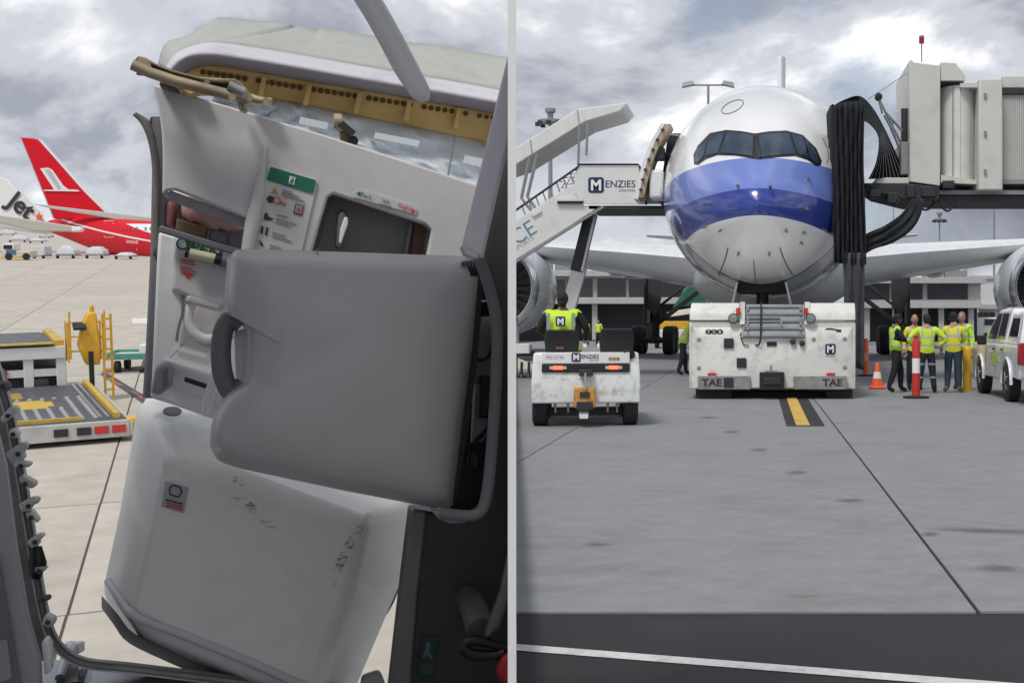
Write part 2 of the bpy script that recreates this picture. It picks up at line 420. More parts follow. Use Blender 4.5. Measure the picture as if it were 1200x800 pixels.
slabz('wall_left', [(-3.4, -2.5), (-3.3, -2.5), (-3.3, 2.2), (-2.14, 3.2), (-2.24, 3.25), (-3.4, 2.24)], .52, 2.52, M_cabin)
# white divider added edge-on between the two views
M_pwhite = mat('divider_white', (0.88, 0.88, 0.88), 0.5, var=0.01)
d0, d1 = 2.0, 4.4; hw = 4.9/F*d0
pw = [((600-PX)/F*d0-hw, d0), ((600-PX)/F*d0+hw, d0), ((600-PX)/F*d1+hw, d1), ((600-PX)/F*d1-hw, d1)]
slabz('added_divider', pw, 0.02, 3.3, M_pwhite)

# ================================================================== TERMINAL AND FAR THINGS OF THE STAND
M_fascia = mat('fascia', (0.44, 0.445, 0.43), 0.6, var=0.08, dirt=(0.3, 0.28, 0.25), dirt_amt=0.4)
M_tglass = mat('terminal_glass', (0.02, 0.024, 0.03), 0.12, var=0.25, scale=0.6)
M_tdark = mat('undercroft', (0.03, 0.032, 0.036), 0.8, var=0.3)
def bld(name, label, d, x0, x1, ytop, panes, lower, stripe):
    """px outlines at depth d -> a terminal wing with separate panes"""
    a, b = RP(x0, ytop, d), RP(x1, ytop, d); t = thing(name, label, 'building', (a.x, d, 0))
    k = F/d; zt = a.z
    zs0, zs1 = RP(0, stripe[1], d).z, RP(0, stripe[0], d).z
    MB().box2((a.x, d+.3, zs1), (b.x, d+14, zt-.5)).build('upper_wall', M_fascia, t, world=True)
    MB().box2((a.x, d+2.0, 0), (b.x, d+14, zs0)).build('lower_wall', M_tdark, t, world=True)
    MB().box2((a.x, d-.2, zs0), (b.x, d+14, zs1)).build('floor_band', M_fascia, t, world=True, bevel=.03)
    rf = MB().box2((a.x-.3, d-.5, zt-.5), (b.x+.3, d+14.3, zt)).build('roof', M_fascia, t, world=True, bevel=.03)
    for i in range(5):
        x = a.x+(b.x-a.x)*(i+.4)/5.2
        MB().box((x, d+4, zt+.35), (random.uniform(.6, 1.8), 1.2, .7)).build('roof_unit', M_grey, rf, world=True)
    for (p0, p1, q0, q1) in panes:
        A, B = RP(p0, q0, d+.2), RP(p1, q1, d+.2)
        w_ = MB().box2((A.x, d+.12, A.z), (B.x, d+.27, B.z)).build('window', M_tglass, t, world=True)
        for zc in (A.z, B.z): MB().box(((A.x+B.x)/2, d+.1, zc), (B.x-A.x+.16, .14, .09)).build('frame', M_fascia, w_, world=True)
    for (p0, q0, q1) in lower:
        A, B = RP(p0, q0, d+.6), RP(p0, q1, d+.6)
        MB().box2((A.x-.22, d+.5, max(0, B.z)), (A.x+.22, d+.9, A.z)).build('column', M_fascia, t, world=True)
    return t
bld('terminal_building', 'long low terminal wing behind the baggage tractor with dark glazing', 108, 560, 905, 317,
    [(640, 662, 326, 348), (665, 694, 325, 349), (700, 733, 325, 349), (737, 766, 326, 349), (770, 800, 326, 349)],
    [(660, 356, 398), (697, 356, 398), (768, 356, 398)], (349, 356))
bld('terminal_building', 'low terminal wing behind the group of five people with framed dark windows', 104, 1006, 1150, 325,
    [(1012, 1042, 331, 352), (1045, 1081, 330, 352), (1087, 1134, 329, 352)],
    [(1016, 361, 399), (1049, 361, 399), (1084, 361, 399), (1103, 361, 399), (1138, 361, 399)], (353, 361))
t = thing('service_building', 'plain pale service building under the right wing tip', 'building', (RP(1141, 378, 115).x, 115, 0))
A, B = RP(1141, 327, 115), RP(1290, 327, 115)
MB().box2((A.x, 115, 0), (B.x, 128, A.z)).build('wall', mat('pale_clad', (.62, .63, .63), .6, var=.06), t, world=True)
MB().box2((A.x-.2, 114.8, A.z), (B.x, 128.2, A.z+.3)).build('roof', M_fascia, t, world=True)
MB().box2((RP(1141, 0, 115).x+.4, 114.3, RP(0, 362, 115).z), (B.x, 114.95, RP(0, 357, 115).z)).build('canopy', M_fascia, t, world=True)
for x in (1146, 1153, 1160): 
    p = RP(x, 366, 114.8); MB().box2((p.x, 114.85, 0.1), (p.x+.45, 115.02, p.z)).build('door', M_tglass, t, world=True)
# light masts
def mast(px, ytop, d, label, heads, h=None, r=.14):
    p = RP(px, ytop, d); t = thing('light_mast', label, 'light mast', (p.x, d, 0))
    MB().tube([(0, 0, 0), (0, 0, p.z)], [r, r*.55], 10).build('mast', M_grey, t, smooth=40)
    if heads == 2:
        MB().bar((-.95, 0, p.z), (.95, 0, p.z), .08, .08).build('cross_arm', M_grey, t)
        for s in (-1, 1): MB().loft([[(s*.7, -.25, p.z+.02), (s*1.35, -.25, p.z-.12), (s*1.35, .25, p.z-.12), (s*.7, .25, p.z+.02)], [(s*.8, -.15, p.z+.22), (s*1.3, -.15, p.z+.12), (s*1.3, .15, p.z+.12), (s*.8, .15, p.z+.22)]]).build('lamp_head', M_grey, t)
    elif heads:
        MB().lathe([(.2, -.5), (heads, -.35), (heads, -.1), (.25, .1), (.3, .6), (.5, .65), (.5, 1.0), (.1, 1.05)], (0, 0, p.z), n=14).build('lamp_ring', M_grey, t, smooth=40)
        for k in range(8):
            a = k*math.pi/4; MB().box((heads*math.cos(a), heads*math.sin(a), p.z-.45), (.4, .4, .35)).build('lamp_head', M_dark, t)
mast(645, 140, 120, 'tall grey floodlight mast with lamp ring behind the stair canopy', 1.2, r=.3)
mast(830, 100, 66, 'slim street lamp with two lamp heads above the airliner nose', 2, r=.12)
mast(1101, 256, 210, 'distant lamp mast with round ring above the right wing', 1.0, r=.2)
mast(1165, 180, 150, 'tall bare grey pole rising behind the jet bridge', 0, r=.16)
mast(1133, 300, 260, 'small far lamp pole under the right wing', .7, r=.12)
mast(1047, 235, 190, 'thin far mast seen beside the black bellows', 0, r=.12)
# far tail fin with dark dots
t = thing('far_tail_fin', 'small white tail fin with dark red marks beyond the terminal', 'tail fin', (RP(1122, 378, 300).x, 300, 0))
MB().prism([RP(1114, 326, 300), RP(1129, 326, 300), RP(1126, 305, 300), RP(1120, 303, 300)], (0, 1.2, 0)).build('fin', M_white, t, world=True)
for x, y in ((1121, 307), (1122, 314), (1122, 319)):
    p = RP(x, y, 299.9); MB().prism([p+V((-.5, 0, -.3)), p+V((.4, 0, -.5)), p+V((.5, 0, .3)), p+V((-.2, 0, .5))], (0, .05, 0)).build('mark', mat('fin_mark', (.2, .02, .06), .5), t, world=True)
MB().prism([RP(1100, 331, 300), RP(1145, 331, 300), RP(1140, 325, 300), RP(1105, 325, 300)], (0, 3, 0)).build('fuselage', M_white, t, world=True)

# ================================================================== AIRLINER ON THE STAND
AM = Matrix.Translation((0.06, 29.5, 0)) @ Matrix.Rotation(R(-1.7), 4, 'Z')
plane = thing('airliner', 'white airliner with two blue nose bands standing nose on behind the tow tractor', 'airliner', AM)
ST = [(0, 4.30, .06, 4.36, 4.24), (.12, 4.30, .36, 4.62, 3.98), (.35, 4.30, .66, 4.88, 3.72), (.8, 4.32, 1.06, 5.22, 3.40), (1.4, 4.38, 1.45, 5.62, 3.08), (2.0, 4.48, 1.76, 6.02, 2.87),
      (2.6, 4.58, 2.02, 6.46, 2.71), (3.2, 4.68, 2.23, 6.90, 2.60), (3.9, 4.80, 2.43, 7.33, 2.50), (4.8, 4.95, 2.63, 7.76, 2.42), (6.0, 5.12, 2.80, 8.14, 2.35), (7.4, 5.25, 2.91, 8.34, 2.31),
      (9.0, 5.33, 2.97, 8.41, 2.3), (12, 5.35, 2.98, 8.42, 2.3), (42, 5.35, 2.98, 8.42, 2.3), (50, 5.7, 2.75, 8.42, 3.1), (58, 6.4, 1.9, 8.3, 4.7), (66, 7.2, .5, 7.7, 6.7)]
def ring(st, n=48):
    y, zc, hw, zt, zb = st; out = []
    for k in range(n):
        a = 2*math.pi*k/n; c, s_ = math.cos(a), math.sin(a); out.append(V((hw*c, y, zc+(s_*(zt-zc) if s_ > 0 else s_*(zc-zb)))))
    return out
def interp(n=4):
    out = []
    for i in range(len(ST)-1):
        p0 = ST[max(i-1, 0)]; p1 = ST[i]; p2 = ST[i+1]; p3 = ST[min(i+2, len(ST)-1)]
        for k in range(n):
            t_ = k/n; h = p2[0]-p1[0]; row = [p1[0]+h*t_]
            for c in range(1, 5):
                m1 = (p2[c]-p0[c])/(p2[0]-p0[0])*h; m2 = (p3[c]-p1[c])/(p3[0]-p1[0])*h
                row.append((2*t_**3-3*t_**2+1)*p1[c]+(t_**3-2*t_**2+t_)*m1+(-2*t_**3+3*t_**2)*p2[c]+(t_**3-t_**2)*m2)
            out.append(tuple(row))
    return out+[ST[-1]]
fus = MB().loft([ring(s_) for s_ in interp()])
# livery
def livery():
    m = bpy.data.materials.new('airliner_livery'); m.use_nodes = True; t = m.node_tree; b = t.nodes['Principled BSDF']
    b.inputs['Roughness'].default_value = 0.22; b.inputs['Coat Weight'].default_value = 0.6; b.inputs['Coat Roughness'].default_value = 0.06
    tcn = t.nodes.new('ShaderNodeTexCoord'); s_ = t.nodes.new('ShaderNodeSeparateXYZ'); t.links.new(tcn.outputs['Object'], s_.inputs[0])
    def mth(op, a, b_=None, c=None):
        q = t.nodes.new('ShaderNodeMath'); q.operation = op
        for i, x in enumerate((a, b_, c)):
            if x is None: continue
            if isinstance(x, (int, float)): q.inputs[i].default_value = x
            else: t.links.new(x, q.inputs[i])
        return q.outputs[0]
    y, z = s_.outputs[1], s_.outputs[2]
    nz = t.nodes.new('ShaderNodeTexNoise'); nz.inputs['Scale'].default_value = 1.3; nz.inputs['Detail'].default_value = 5; t.links.new(tcn.outputs['Object'], nz.inputs[0])
    def mixc(f, a, b_):
        q = t.nodes.new('ShaderNodeMix'); q.data_type = 'RGBA'; t.links.new(f, q.inputs[0])
        for i, x in ((6, a), (7, b_)):
            if isinstance(x, tuple): q.inputs[i].default_value = (*x, 1)
            else: t.links.new(x, q.inputs[i])
        return q.outputs[2]
    white = mixc(nz.outputs[0], (.74, .76, .78), (.82, .83, .84))
    c = mixc(mth('LESS_THAN', z, mth('MULTIPLY_ADD', y, -.11, 5.68)), white, (.15, .215, .56))
    c = mixc(mth('LESS_THAN', z, mth('MULTIPLY_ADD', y, -.09, 4.70)), c, (.025, .05, .28))
    c = mixc(mth('LESS_THAN', z, mth('MULTIPLY_ADD', y, -.13, 4.06)), c, white)
    xx = s_.outputs[0]; edge = mth('MINIMUM', mth('MULTIPLY_ADD', mth('MULTIPLY', xx, xx), .285, 2.53), 4.9)
    c = mixc(mth('LESS_THAN', z, mth('ADD', edge, .035)), c, (.05, .05, .06))
    c = mixc(mth('LESS_THAN', z, edge), c, (.34, .355, .38))
    t.links.new(c, b.inputs['Base Color'])
    return m
fuse = fus.build('fuselage', livery(), plane, smooth=60)
bvh = BVHTree.FromPolygons([AM @ v for v in fus.v], fus.f)
CAM = V((0, 0, CAMZ))
def decal(name, poly, off, m, parent, cuts=3, thick=0.0):
    bm = bmesh.new(); vs_ = [bm.verts.new((x, y, 0)) for x, y in poly]; bm.faces.new(vs_)
    bmesh.ops.triangulate(bm, faces=bm.faces); bmesh.ops.subdivide_edges(bm, edges=bm.edges, cuts=cuts, use_grid_fill=True)
    bmesh.ops.triangulate(bm, faces=bm.faces)
    bm.verts.ensure_lookup_table(); pts = []
    for v in bm.verts:
        r = (RP(v.co.x, v.co.y, 30)-CAM).normalized(); h, nn, _, _ = bvh.ray_cast(CAM, r)
        if h is None: h, nn, _, _ = bvh.find_nearest(CAM+r*35)
        if nn.dot(r) > 0: nn = -nn
        pts.append(h+nn*off)
    fs = [tuple(v.index for v in f.verts) for f in bm.faces]; bm.free()
    b = MB(); b.add(pts, fs); return b.build(name, m, parent, world=True, smooth=180)
def cr(x, y): return (750+x/2.858, 80+y/2.858)
M_mask = mat('window_mask', (0.012, 0.012, 0.014), 0.3, var=.2)
M_cock = mat('cockpit_glass', (0.03, 0.052, 0.085), 0.08, var=.6, scale=1.0, spec=.5)
wind = decal('windscreen', [cr(*p) for p in ((180, 290), (195, 260), (235, 218), (290, 208), (340, 212), (385, 220), (430, 213), (490, 210), (545, 225), (590, 270), (608, 312), (604, 326), (590, 328), (560, 308), (520, 295), (460, 299), (400, 306), (370, 302), (320, 294), (260, 292), (222, 305), (195, 325), (182, 322))], .012, M_mask, plane, 4)
for q in ([(186, 312), (190, 275), (226, 246), (213, 300), (197, 315)], [(217, 297), (229, 252), (264, 222), (283, 219), (262, 286)], [(272, 286), (294, 217), (340, 221), (377, 228), (379, 297), (325, 290)],
          [(395, 228), (430, 222), (496, 220), (520, 289), (460, 294), (397, 300)], [(506, 222), (540, 230), (552, 258), (560, 298), (527, 288)], [(546, 233), (583, 270), (602, 318), (590, 322), (566, 300), (558, 262)]):
    decal('pane', [cr(*p) for p in q], .024, M_cock, wind, 3)
M_seam = mat('panel_seam', (.04, .04, .045), .6)
def seam(pts, w=.9):
    L, Rr = [], []
    for i, p in enumerate(pts):
        a, b = V((*pts[max(0, i-1)], 0)), V((*pts[min(len(pts)-1, i+1)], 0)); t_ = (b-a).normalized(); nn = V((-t_.y, t_.x, 0))*w/2
        L.append((p[0]+nn.x, p[1]+nn.y)); Rr.append((p[0]-nn.x, p[1]-nn.y))
    decal('panel_seam', L+Rr[::-1], .006, M_seam, plane, 2)
seam([cr(295, 600), cr(288, 630), cr(278, 660), cr(263, 690)], 1.2); seam([cr(468, 600), cr(478, 630), cr(492, 660), cr(513, 693)], 1.2)
seam([cr(380, 640), cr(384, 680), cr(386, 715)])
hat = [(cr(310+37*math.cos(a)+0*math.sin(a), 130+19*math.sin(a)-14*math.cos(a))) for a in [2*math.pi*k/14 for k in range(15)]]
seam(hat, .8)
seam([cr(612, 235), cr(628, 270), cr(632, 300), cr(625, 318)], .8)
M_probe = mat('probe_metal', (.35, .33, .3), .35, .8)
for (x, y) in ((217, 455), (550, 470), (221, 530), (272, 541), (487, 541), (546, 548), (537, 582), (331, 617), (432, 617), (331, 398), (434, 400), (560, 370)):
    px, py = cr(x, y); r = (RP(px, py, 30)-CAM).normalized(); h, nn, _, _ = bvh.ray_cast(CAM, r)
    if h is None: continue
    if nn.dot(r) > 0: nn = -nn
    MB().bar(h-nn*.03, h+nn*.09, .05, .05).bar(h+nn*.09+V((0, .06, .0)), h+nn*.09-V((0, .16, .02)), .03, .03).build('probe', M_probe, plane, world=True)
for s_ in (-1, 1):    # wipers
    a, b = cr(392-14*s_, 300), cr(392-2*s_ if s_ < 0 else 383, 225)
    pts = []
    for k in range(6):
        px, py = a[0]+(b[0]-a[0])*k/5, a[1]+(b[1]-a[1])*k/5
        r = (RP(px, py, 30)-CAM).normalized(); h, nn, _, _ = bvh.ray_cast(CAM, r); pts.append(h-r*.05)
    MB().tube(pts, .02, 5).build('wiper', M_black, plane, world=True)
# wings, belly, tail
M_wing = mat('wing_paint', (.74, .76, .78), .28, var=.06, scale=1, coat=.3, dirt=(.3, .3, .3), dirt_amt=.3)
M_wgrey = mat('wing_under', (.42, .43, .44), .4, var=.08)
def airfoil(x, yl, ch, z, th, n=9):
    up, lo = [], []
    for k in range(n+1):
        u = (1-math.cos(math.pi*k/n))/2; t_ = 5*th*(.2969*math.sqrt(u)-.126*u-.3516*u*u+.2843*u**3-.1036*u**4)
        up.append(V((x, yl+ch*u, z+t_*.8-.02*ch*u))); lo.append(V((x, yl+ch*u, z-t_*1.1-.02*ch*u)))
    return up+lo[1:-1][::-1]
for s_ in (-1, 1):
    W = MB().loft([airfoil(s_*x, yl, ch, z, th) for x, yl, ch, z, th in ((2.2, 19.5, 13, 3.95, 1.9), (5.5, 21.8, 10.6, 4.35, 1.5), (11, 25.8, 7.8, 4.95, .95), (17, 30, 5.6, 5.9, .6), (26, 36.5, 3.4, 7.4, .32), (31.5, 41, 1.3, 9.2, .12))])
    w_ = W.build('wing', M_wing, plane, smooth=60)
    for x in (7.5, 13.5, 18.5):
        f_ = 25+(x-5)*.75; zz_ = 4.35+(x-5.5)*.12
        MB().lathe([(.02, -2.2), (.25, -1.5), (.38, 0), (.3, 2.4), (.02, 4.5)], (s_*x, f_+3.5, zz_-.55), 'Y', 12).build('flap_fairing', M_wing, w_, smooth=60)
    MB().loft([airfoil(s_*x, yl, ch, z, th, 6) for x, yl, ch, z, th in ((1.6, 55, 6.2, 7.0, .7), (5, 57.6, 4.2, 7.35, .45), (9.6, 61, 2.0, 7.8, .2))]).build('tailplane', M_wing, plane, smooth=60)
    # engine
    E = V((s_*11.15, 21.2, 2.98))
    nac = MB().lathe([(1.50, .9), (1.46, .35), (1.52, .1), (1.62, 0), (1.72, .1), (1.83, .5), (1.92, 1.4), (1.93, 2.6), (1.8, 4.2), (1.5, 5.8), (1.42, 5.8), (1.5, 4)], E, 'Y', 40, closed=True)
    e_ = nac.build('engine', mat('nacelle_paint', (.56, .58, .61), .25, var=.06, coat=.3), plane, smooth=50)
    MB().lathe([(1.54, .36), (1.475, .2), (1.56, .055), (1.63, -.008), (1.75, .08), (1.80, .3)], E, 'Y', 40, closed=True).build('inlet_lip', mat('inlet_lip', (.62, .63, .64), .18, .9, var=.05), e_, smooth=50)
    MB().lathe([(1.49, 1.0), (.01, 1.02)], E, 'Y', 32).build('fan_disc', M_dark, e_)
    for k in range(22):
        a = 2*math.pi*k/22; c, q = math.cos(a), math.sin(a); rd = V((c, 0, q)); tn = V((-q, 0, c))
        MB().add([E+rd*.3+V((0, .85, 0)), E+rd*1.46+V((0, .95, 0))+tn*.1, E+rd*1.46+V((0, .80, 0))+tn*.3, E+rd*.3+V((0, .7, 0))+tn*.07], [(0, 1, 2, 3)]).build('fan_blade', mat('fan_blade', (.05, .055, .06), .35, .6), e_, solid=.012)
    MB().lathe([(.01, .3), (.16, .42), (.3, .72), (.3, .9)], E, 'Y', 16).build('spinner', M_dark, e_, smooth=60)
    MB().loft([[V((E.x-.25, y0, z0)), V((E.x+.25, y0, z0)), V((E.x+.25, y0, z1)), V((E.x-.25, y0, z1))] for y0, z0, z1 in ((22.4, 4.7, 4.85), (24, 4.5, 5.1), (27.5, 4.0, 5.0), (30, 4.3, 4.8))]).build('pylon', M_wing, plane, bevel=.08)
    # main gear
    gx, gy_ = s_*6.05, 34.0
    G = MB().cyl((gx, gy_, .75), (gx, gy_, 4.3), .22, .3).bar((gx-s_*.1, gy_, 1.5), (gx-s_*2.9, gy_, 3.7), .22, .22).bar((gx, gy_, 2.0), (gx, gy_+2.5, 4.2), .2, .2).bar((gx-s_*.1, gy_+.1, 2.3), (gx-s_*2.2, gy_+.6, 4.0), .13, .13)
    G.bar((gx, gy_-1.15, .72), (gx, gy_+1.15, .72), .3, .34)
    g_ = G.build('main_gear', M_dark, plane, bevel=.02)
    for dy in (-1.0, 1.0):
        MB().cyl((gx-.95, gy_+dy, .7), (gx+.95, gy_+dy, .7), .13).build('axle', M_dark, g_)
        for dx in (-.78, .78): 
            wl = MB().lathe([(.3, -.24), (.62, -.26), (.69, -.18), (.7, 0), (.69, .18), (.62, .26), (.3, .24)], (gx+dx, gy_+dy, .712), 'X', 24).build('wheel', M_black, g_, smooth=40)
    MB().box((gx+s_*.42, gy_+.1, 2.75), (.12, 1.8, 2.4)).build('gear_door', mat('gear_door', (.06, .063, .07), .5, var=.4, scale=1.5), plane, bevel=.03)
    MB().prism([(gx-.45, gy_-.6, 4.4), (gx+.3, gy_-.6, 4.6), (gx+.5, gy_-.6, 3.2), (gx+.1, gy_-.6, 1.9), (gx-.4, gy_-.6, 2.3)], (0, .08, 0)).build('gear_door', MATS['gear_door'], plane)
MB().loft([ring((y, 3.4, hw_, 4.4, zb), 24) for y, hw_, zb in ((15, 1.2, 2.35), (18, 2.7, 1.98), (22, 3.3, 1.85), (34, 3.3, 1.85), (38, 2.6, 2.05), (41, 1.2, 2.4))]).build('belly_fairing', M_wgrey, plane, smooth=60)
MB().loft([[V((-.28, y0, 8.2+h)), V((0, y0-.25, 8.2+h)), V((.28, y0+.4, 8.2+h)), V((.05, y1, 8.2+h)), V((-.05, y1, 8.2+h))] for y0, y1, h in ((52, 63, 0), (55.5, 64.3, 4.2), (60.2, 65.2, 12.0))]).build('tail_fin', M_wing, plane, smooth=50)
# nose gear and its bay
MB().box2((-.62, 3.6, 2.36), (.62, 6.4, 2.62)).build('gear_bay', M_black, plane)
ng = MB().cyl((0, 4.6, .5), (0, 4.6, 2.7), .13, .17).bar((0, 4.6, 1.4), (0, 5.9, 2.6), .14, .14).box((0, 4.6, 1.6), (.6, .25, .35)).cyl((-.45, 4.6, .52), (.45, 4.6, .52), .08).build('nose_gear', M_dark, plane, bevel=.01)
for s_ in (-1, 1):
    MB().lathe([(.2, -.16), (.46, -.17), (.52, -.1), (.52, .1), (.46, .17), (.2, .16)], (s_*.32, 4.6, .53), 'X', 22).build('wheel', M_black, ng, smooth=40)
    MB().prism([(s_*.6, 3.3, 2.6), (s_*.6, 6.2, 2.45), (s_*.78, 6.1, 1.75), (s_*.78, 3.5, 1.85)], (s_*.05, 0, 0)).build('gear_bay_door', M_white, plane)
    MB().lathe([(.01, -.06), (.09, -.05), (.1, .02), (.08, .05)], (s_*.22, 4.45, 1.9), 'Y', 10).build('taxi_light', M_steel, ng)
# open passenger doors: right hand one beside the stairs, left hand one behind the bellows
M_dedge = mat('door_edge', (.42, .34, .24), .6, var=.25, scale=10)
def cabin_door(s_, px_shift=0):
    ax = s_*3.42; y0 = 5.2
    cur = [(0, 0), (.10, .45), (.24, 1.0), (.46, 1.55), (.74, 2.05)]     # leans inwards towards the top
    skin = MB(); rows_ = []
    for q, h in cur: rows_.append([V((ax-s_*q-s_*.02, y0, 4.93+h)), V((ax-s_*q+s_*.10, y0, 4.93+h)), V((ax-s_*q+s_*.14, y0+1.1, 4.93+h)), V((ax-s_*q+s_*.02, y0+1.1, 4.93+h))])
    d_ = skin.loft(rows_).build('door', M_white, plane, smooth=40)
    rows_ = [[V((ax-s_*q-s_*.17, y0+.02, 4.98+h*.97)), V((ax-s_*q-s_*.022, y0+.02, 4.98+h*.97)), V((ax-s_*q-s_*.0, y0+1.08, 4.98+h*.97)), V((ax-s_*q-s_*.15, y0+1.08, 4.98+h*.97))] for q, h in cur]
    MB().loft(rows_).build('edge_frame', M_dedge, d_)
    for k in range(7):
        h = .2+k*.27; q = .74*(h/2.05)**1.6
        MB().box((ax-s_*q-s_*.08, y0-.03, 4.98+h), (.08, .08, .06)).build('latch_stop', M_dark, d_)
    MB().box((ax-s_*.5, y0+.55, 5.35), (.38, .9, .8)).build('slide_pack', M_white, d_, bevel=.08)
    MB().tube([(ax-s_*.45, y0+.5, 6.15), (ax-s_*.8, y0+.9, 6.2), (ax-s_*1.0, y0+1.4, 6.1)], .1, 8).build('hinge_arm', M_dark, d_)
    MB().box((ax-s_*.5, y0+.4, 6.2), (.4, .5, .35)).build('hinge_box', M_dark, d_, bevel=.03)
    MB().tube([(ax-s_*.65, y0+.3, 6.75), (ax-s_*1.1, y0+1.5, 6.85)], .025, 6).build('stay_rod', M_steel, d_)
cabin_door(-1)
# dark door opening in the side
MB().prism([(-2.62, 6.5, 4.95), (-2.62, 7.6, 4.95), (-2.35, 7.6, 6.9), (-2.35, 6.5, 6.9)], (-.36, 0, 0)).build('door_opening', M_dark, plane)
# ================================================================== GROUND VEHICLES OF THE STAND
M_tug = mat('tug_paint', (.70, .70, .66), .42, var=.05, scale=3, dirt=(.22, .19, .15), dirt_amt=.55, dirt_scale=2.2, coat=.15)
M_tugin = mat('tug_grill_metal', (.20, .22, .23), .45, .4, var=.2)
M_plate = mat('bumper_plate', (.30, .31, .30), .5, .3, var=.2, dirt=(.1, .1, .1), dirt_amt=.5)
M_gold = mat('coin_sticker', (.45, .36, .12), .5, var=.2)
M_rust = mat('rusty_orange', (.55, .26, .05), .6, var=.3, scale=14, dirt=(.12, .07, .04), dirt_amt=.8, dirt_scale=8)
def logo(parent, cx, y, cz, size, words=True, world=False, tcol=None):
    """square emblem with a white M, optionally the rest of the name, on a face that looks towards -y"""
    e = MB().prism([(x, y, z) for x, z in rrect(cx, cz, size, size, size*.18)], (0, -.006, 0)).build('emblem', M_navy, parent, world=world)
    text('lettering', 'M', size*.92, (cx, y-.009, cz-size*.31), (1, 0, 0), (0, 0, 1), M_wprint, e, world=world, off=.03)
    if words:
        text('lettering', 'ENZIES', size*.62, (cx+size*.56, y-.006, cz-size*.14), (1, 0, 0), (0, 0, 1), tcol or M_navy, parent, world=world, align='LEFT', off=.006)
        text('lettering', 'AVIATION', size*.22, (cx+size*1.45, y-.006, cz-size*.42), (1, 0, 0), (0, 0, 1), tcol or M_navy, parent, world=world, align='LEFT')
def coins(parent, cx, y, cz, r, m, tm):
    for i, c in enumerate('TCR'):
        MB().prism([(cx+(i-1)*r*2.0+r*1.15*math.cos(a), y, cz+r*.9*math.sin(a)) for a in [2*math.pi*k/14 for k in range(14)]], (0, -.005, 0)).build('sticker', m, parent)
        text('lettering', c, r*1.5, (cx+(i-1)*r*2.0, y-.008, cz-r*.52), (1, 0, 0), (0, 0, 1), tm, parent, off=.02)

# ---------------------------------------------------------------- heavy tow tractor
TX = lambda px: (780+px/5-904.8)/57.3
TZ = lambda py: (468-(330+py/5))/57.3
tug = thing('tow_tractor', 'large white aircraft tow tractor with grey rear grille and two bumper plates', 'tow tractor', ((904.8-PX)/57.3, 26.2, 0))
L_ = 5.6
MB().prism([(TX(137), 0.06, TZ(630)), (TX(137), .06, TZ(240)), (TX(150), .06, TZ(232)), (TX(1104), .06, TZ(232)), (TX(1115), .06, TZ(240)), (TX(1115), .06, TZ(630))], (0, L_, 0)).build('chassis', M_tug, tug, bevel=.03)
# sloped border and recessed rear plate
o_ = [(TX(155), 0.05, TZ(265)), (TX(1098), .05, TZ(265)), (TX(1104), .05, TZ(628)), (TX(148), .05, TZ(628))]
i_ = [(TX(190), -.03, TZ(322)), (TX(1066), -.03, TZ(322)), (TX(1062), -.03, TZ(622)), (TX(190), -.03, TZ(622))]
MB().loft([o_, i_]).build('rear_plate', M_tug, tug, bevel=.012)
for x0, x1 in ((140, 432), (826, 1114)):
    MB().loft([[(TX(x0), .02, TZ(228)), (TX(x1), .02, TZ(228)), (TX(x1), L_*.7, TZ(228)), (TX(x0), L_*.7, TZ(228))],
               [(TX(x0), .05, TZ(180)), (TX(x1), .05, TZ(180)), (TX(x1), L_*.7, TZ(180)), (TX(x0), L_*.7, TZ(180))],
               [(TX(x0)+.03, .22, TZ(124)), (TX(x1), .22, TZ(124)), (TX(x1), L_*.7, TZ(124)), (TX(x0)+.03, L_*.7, TZ(124))]]).build('engine_cover', M_tug, tug, bevel=.02)
gr = MB().loft([[(TX(440), -.09, TZ(328)), (TX(818), -.09, TZ(328)), (TX(818), .5, TZ(328)), (TX(440), .5, TZ(328))], [(TX(470), .19, TZ(132)), (TX(805), .19, TZ(132)), (TX(805), .6, TZ(132)), (TX(470), .6, TZ(132))]]).build('grille', M_tugin, tug, bevel=.01)
for k in range(5):
    u = k/4.6+.05; z = TZ(328)+(TZ(132)-TZ(328))*u; y = .28*u-.11
    MB().box(((TX(455)+TX(812))/2, y, z), (TX(812)-TX(455)-.1*u, .03, .035)).build('grille_slat', M_grey, gr)
MB().bar((TX(455), -.05, TZ(262)), (TX(680), -.05, TZ(262)), .03, .03).bar((TX(680), -.05, TZ(262)), (TX(672), .03, TZ(205)), .03, .03).bar((TX(465), .03, TZ(205)), (TX(672), .03, TZ(205)), .03, .03).build('handle', M_steel, gr)
for k in range(6):
    u = .12+.15*k
    for xx in (482, 792): MB().box((TX(xx), (.28*u-.125), TZ(328)+(TZ(132)-TZ(328))*u), (.05, .03, .07)).build('hinge', M_steel, gr)
for x in (450, 832): MB().prism([(TX(x)-.05, -.02, TZ(250)), (TX(x)-.05, .12, TZ(118)), (TX(x)-.05, .55, TZ(118)), (TX(x)-.05, .55, TZ(250))], (.1, 0, 0)).build('side_post', M_tug, tug)
for x, s_ in ((397, 1), (850, -1)):
    l_ = MB().lathe([(.09, .04), (.105, -.06), (.095, -.09), (.05, -.095)], (TX(x), .0, TZ(215)), 'Y', 18).build('work_lamp', M_dark, tug, smooth=40)
    MB().lathe([(.085, -.092), (.02, -.1)], (TX(x), .0, TZ(215)), 'Y', 18).build('lens', mat('lamp_lens', (.25, .26, .25), .15), l_)
    MB().box((TX(x)+s_*.1, -.01, TZ(172)), (.09, .08, .13)).build('tail_light', M_red, tug, bevel=.01)
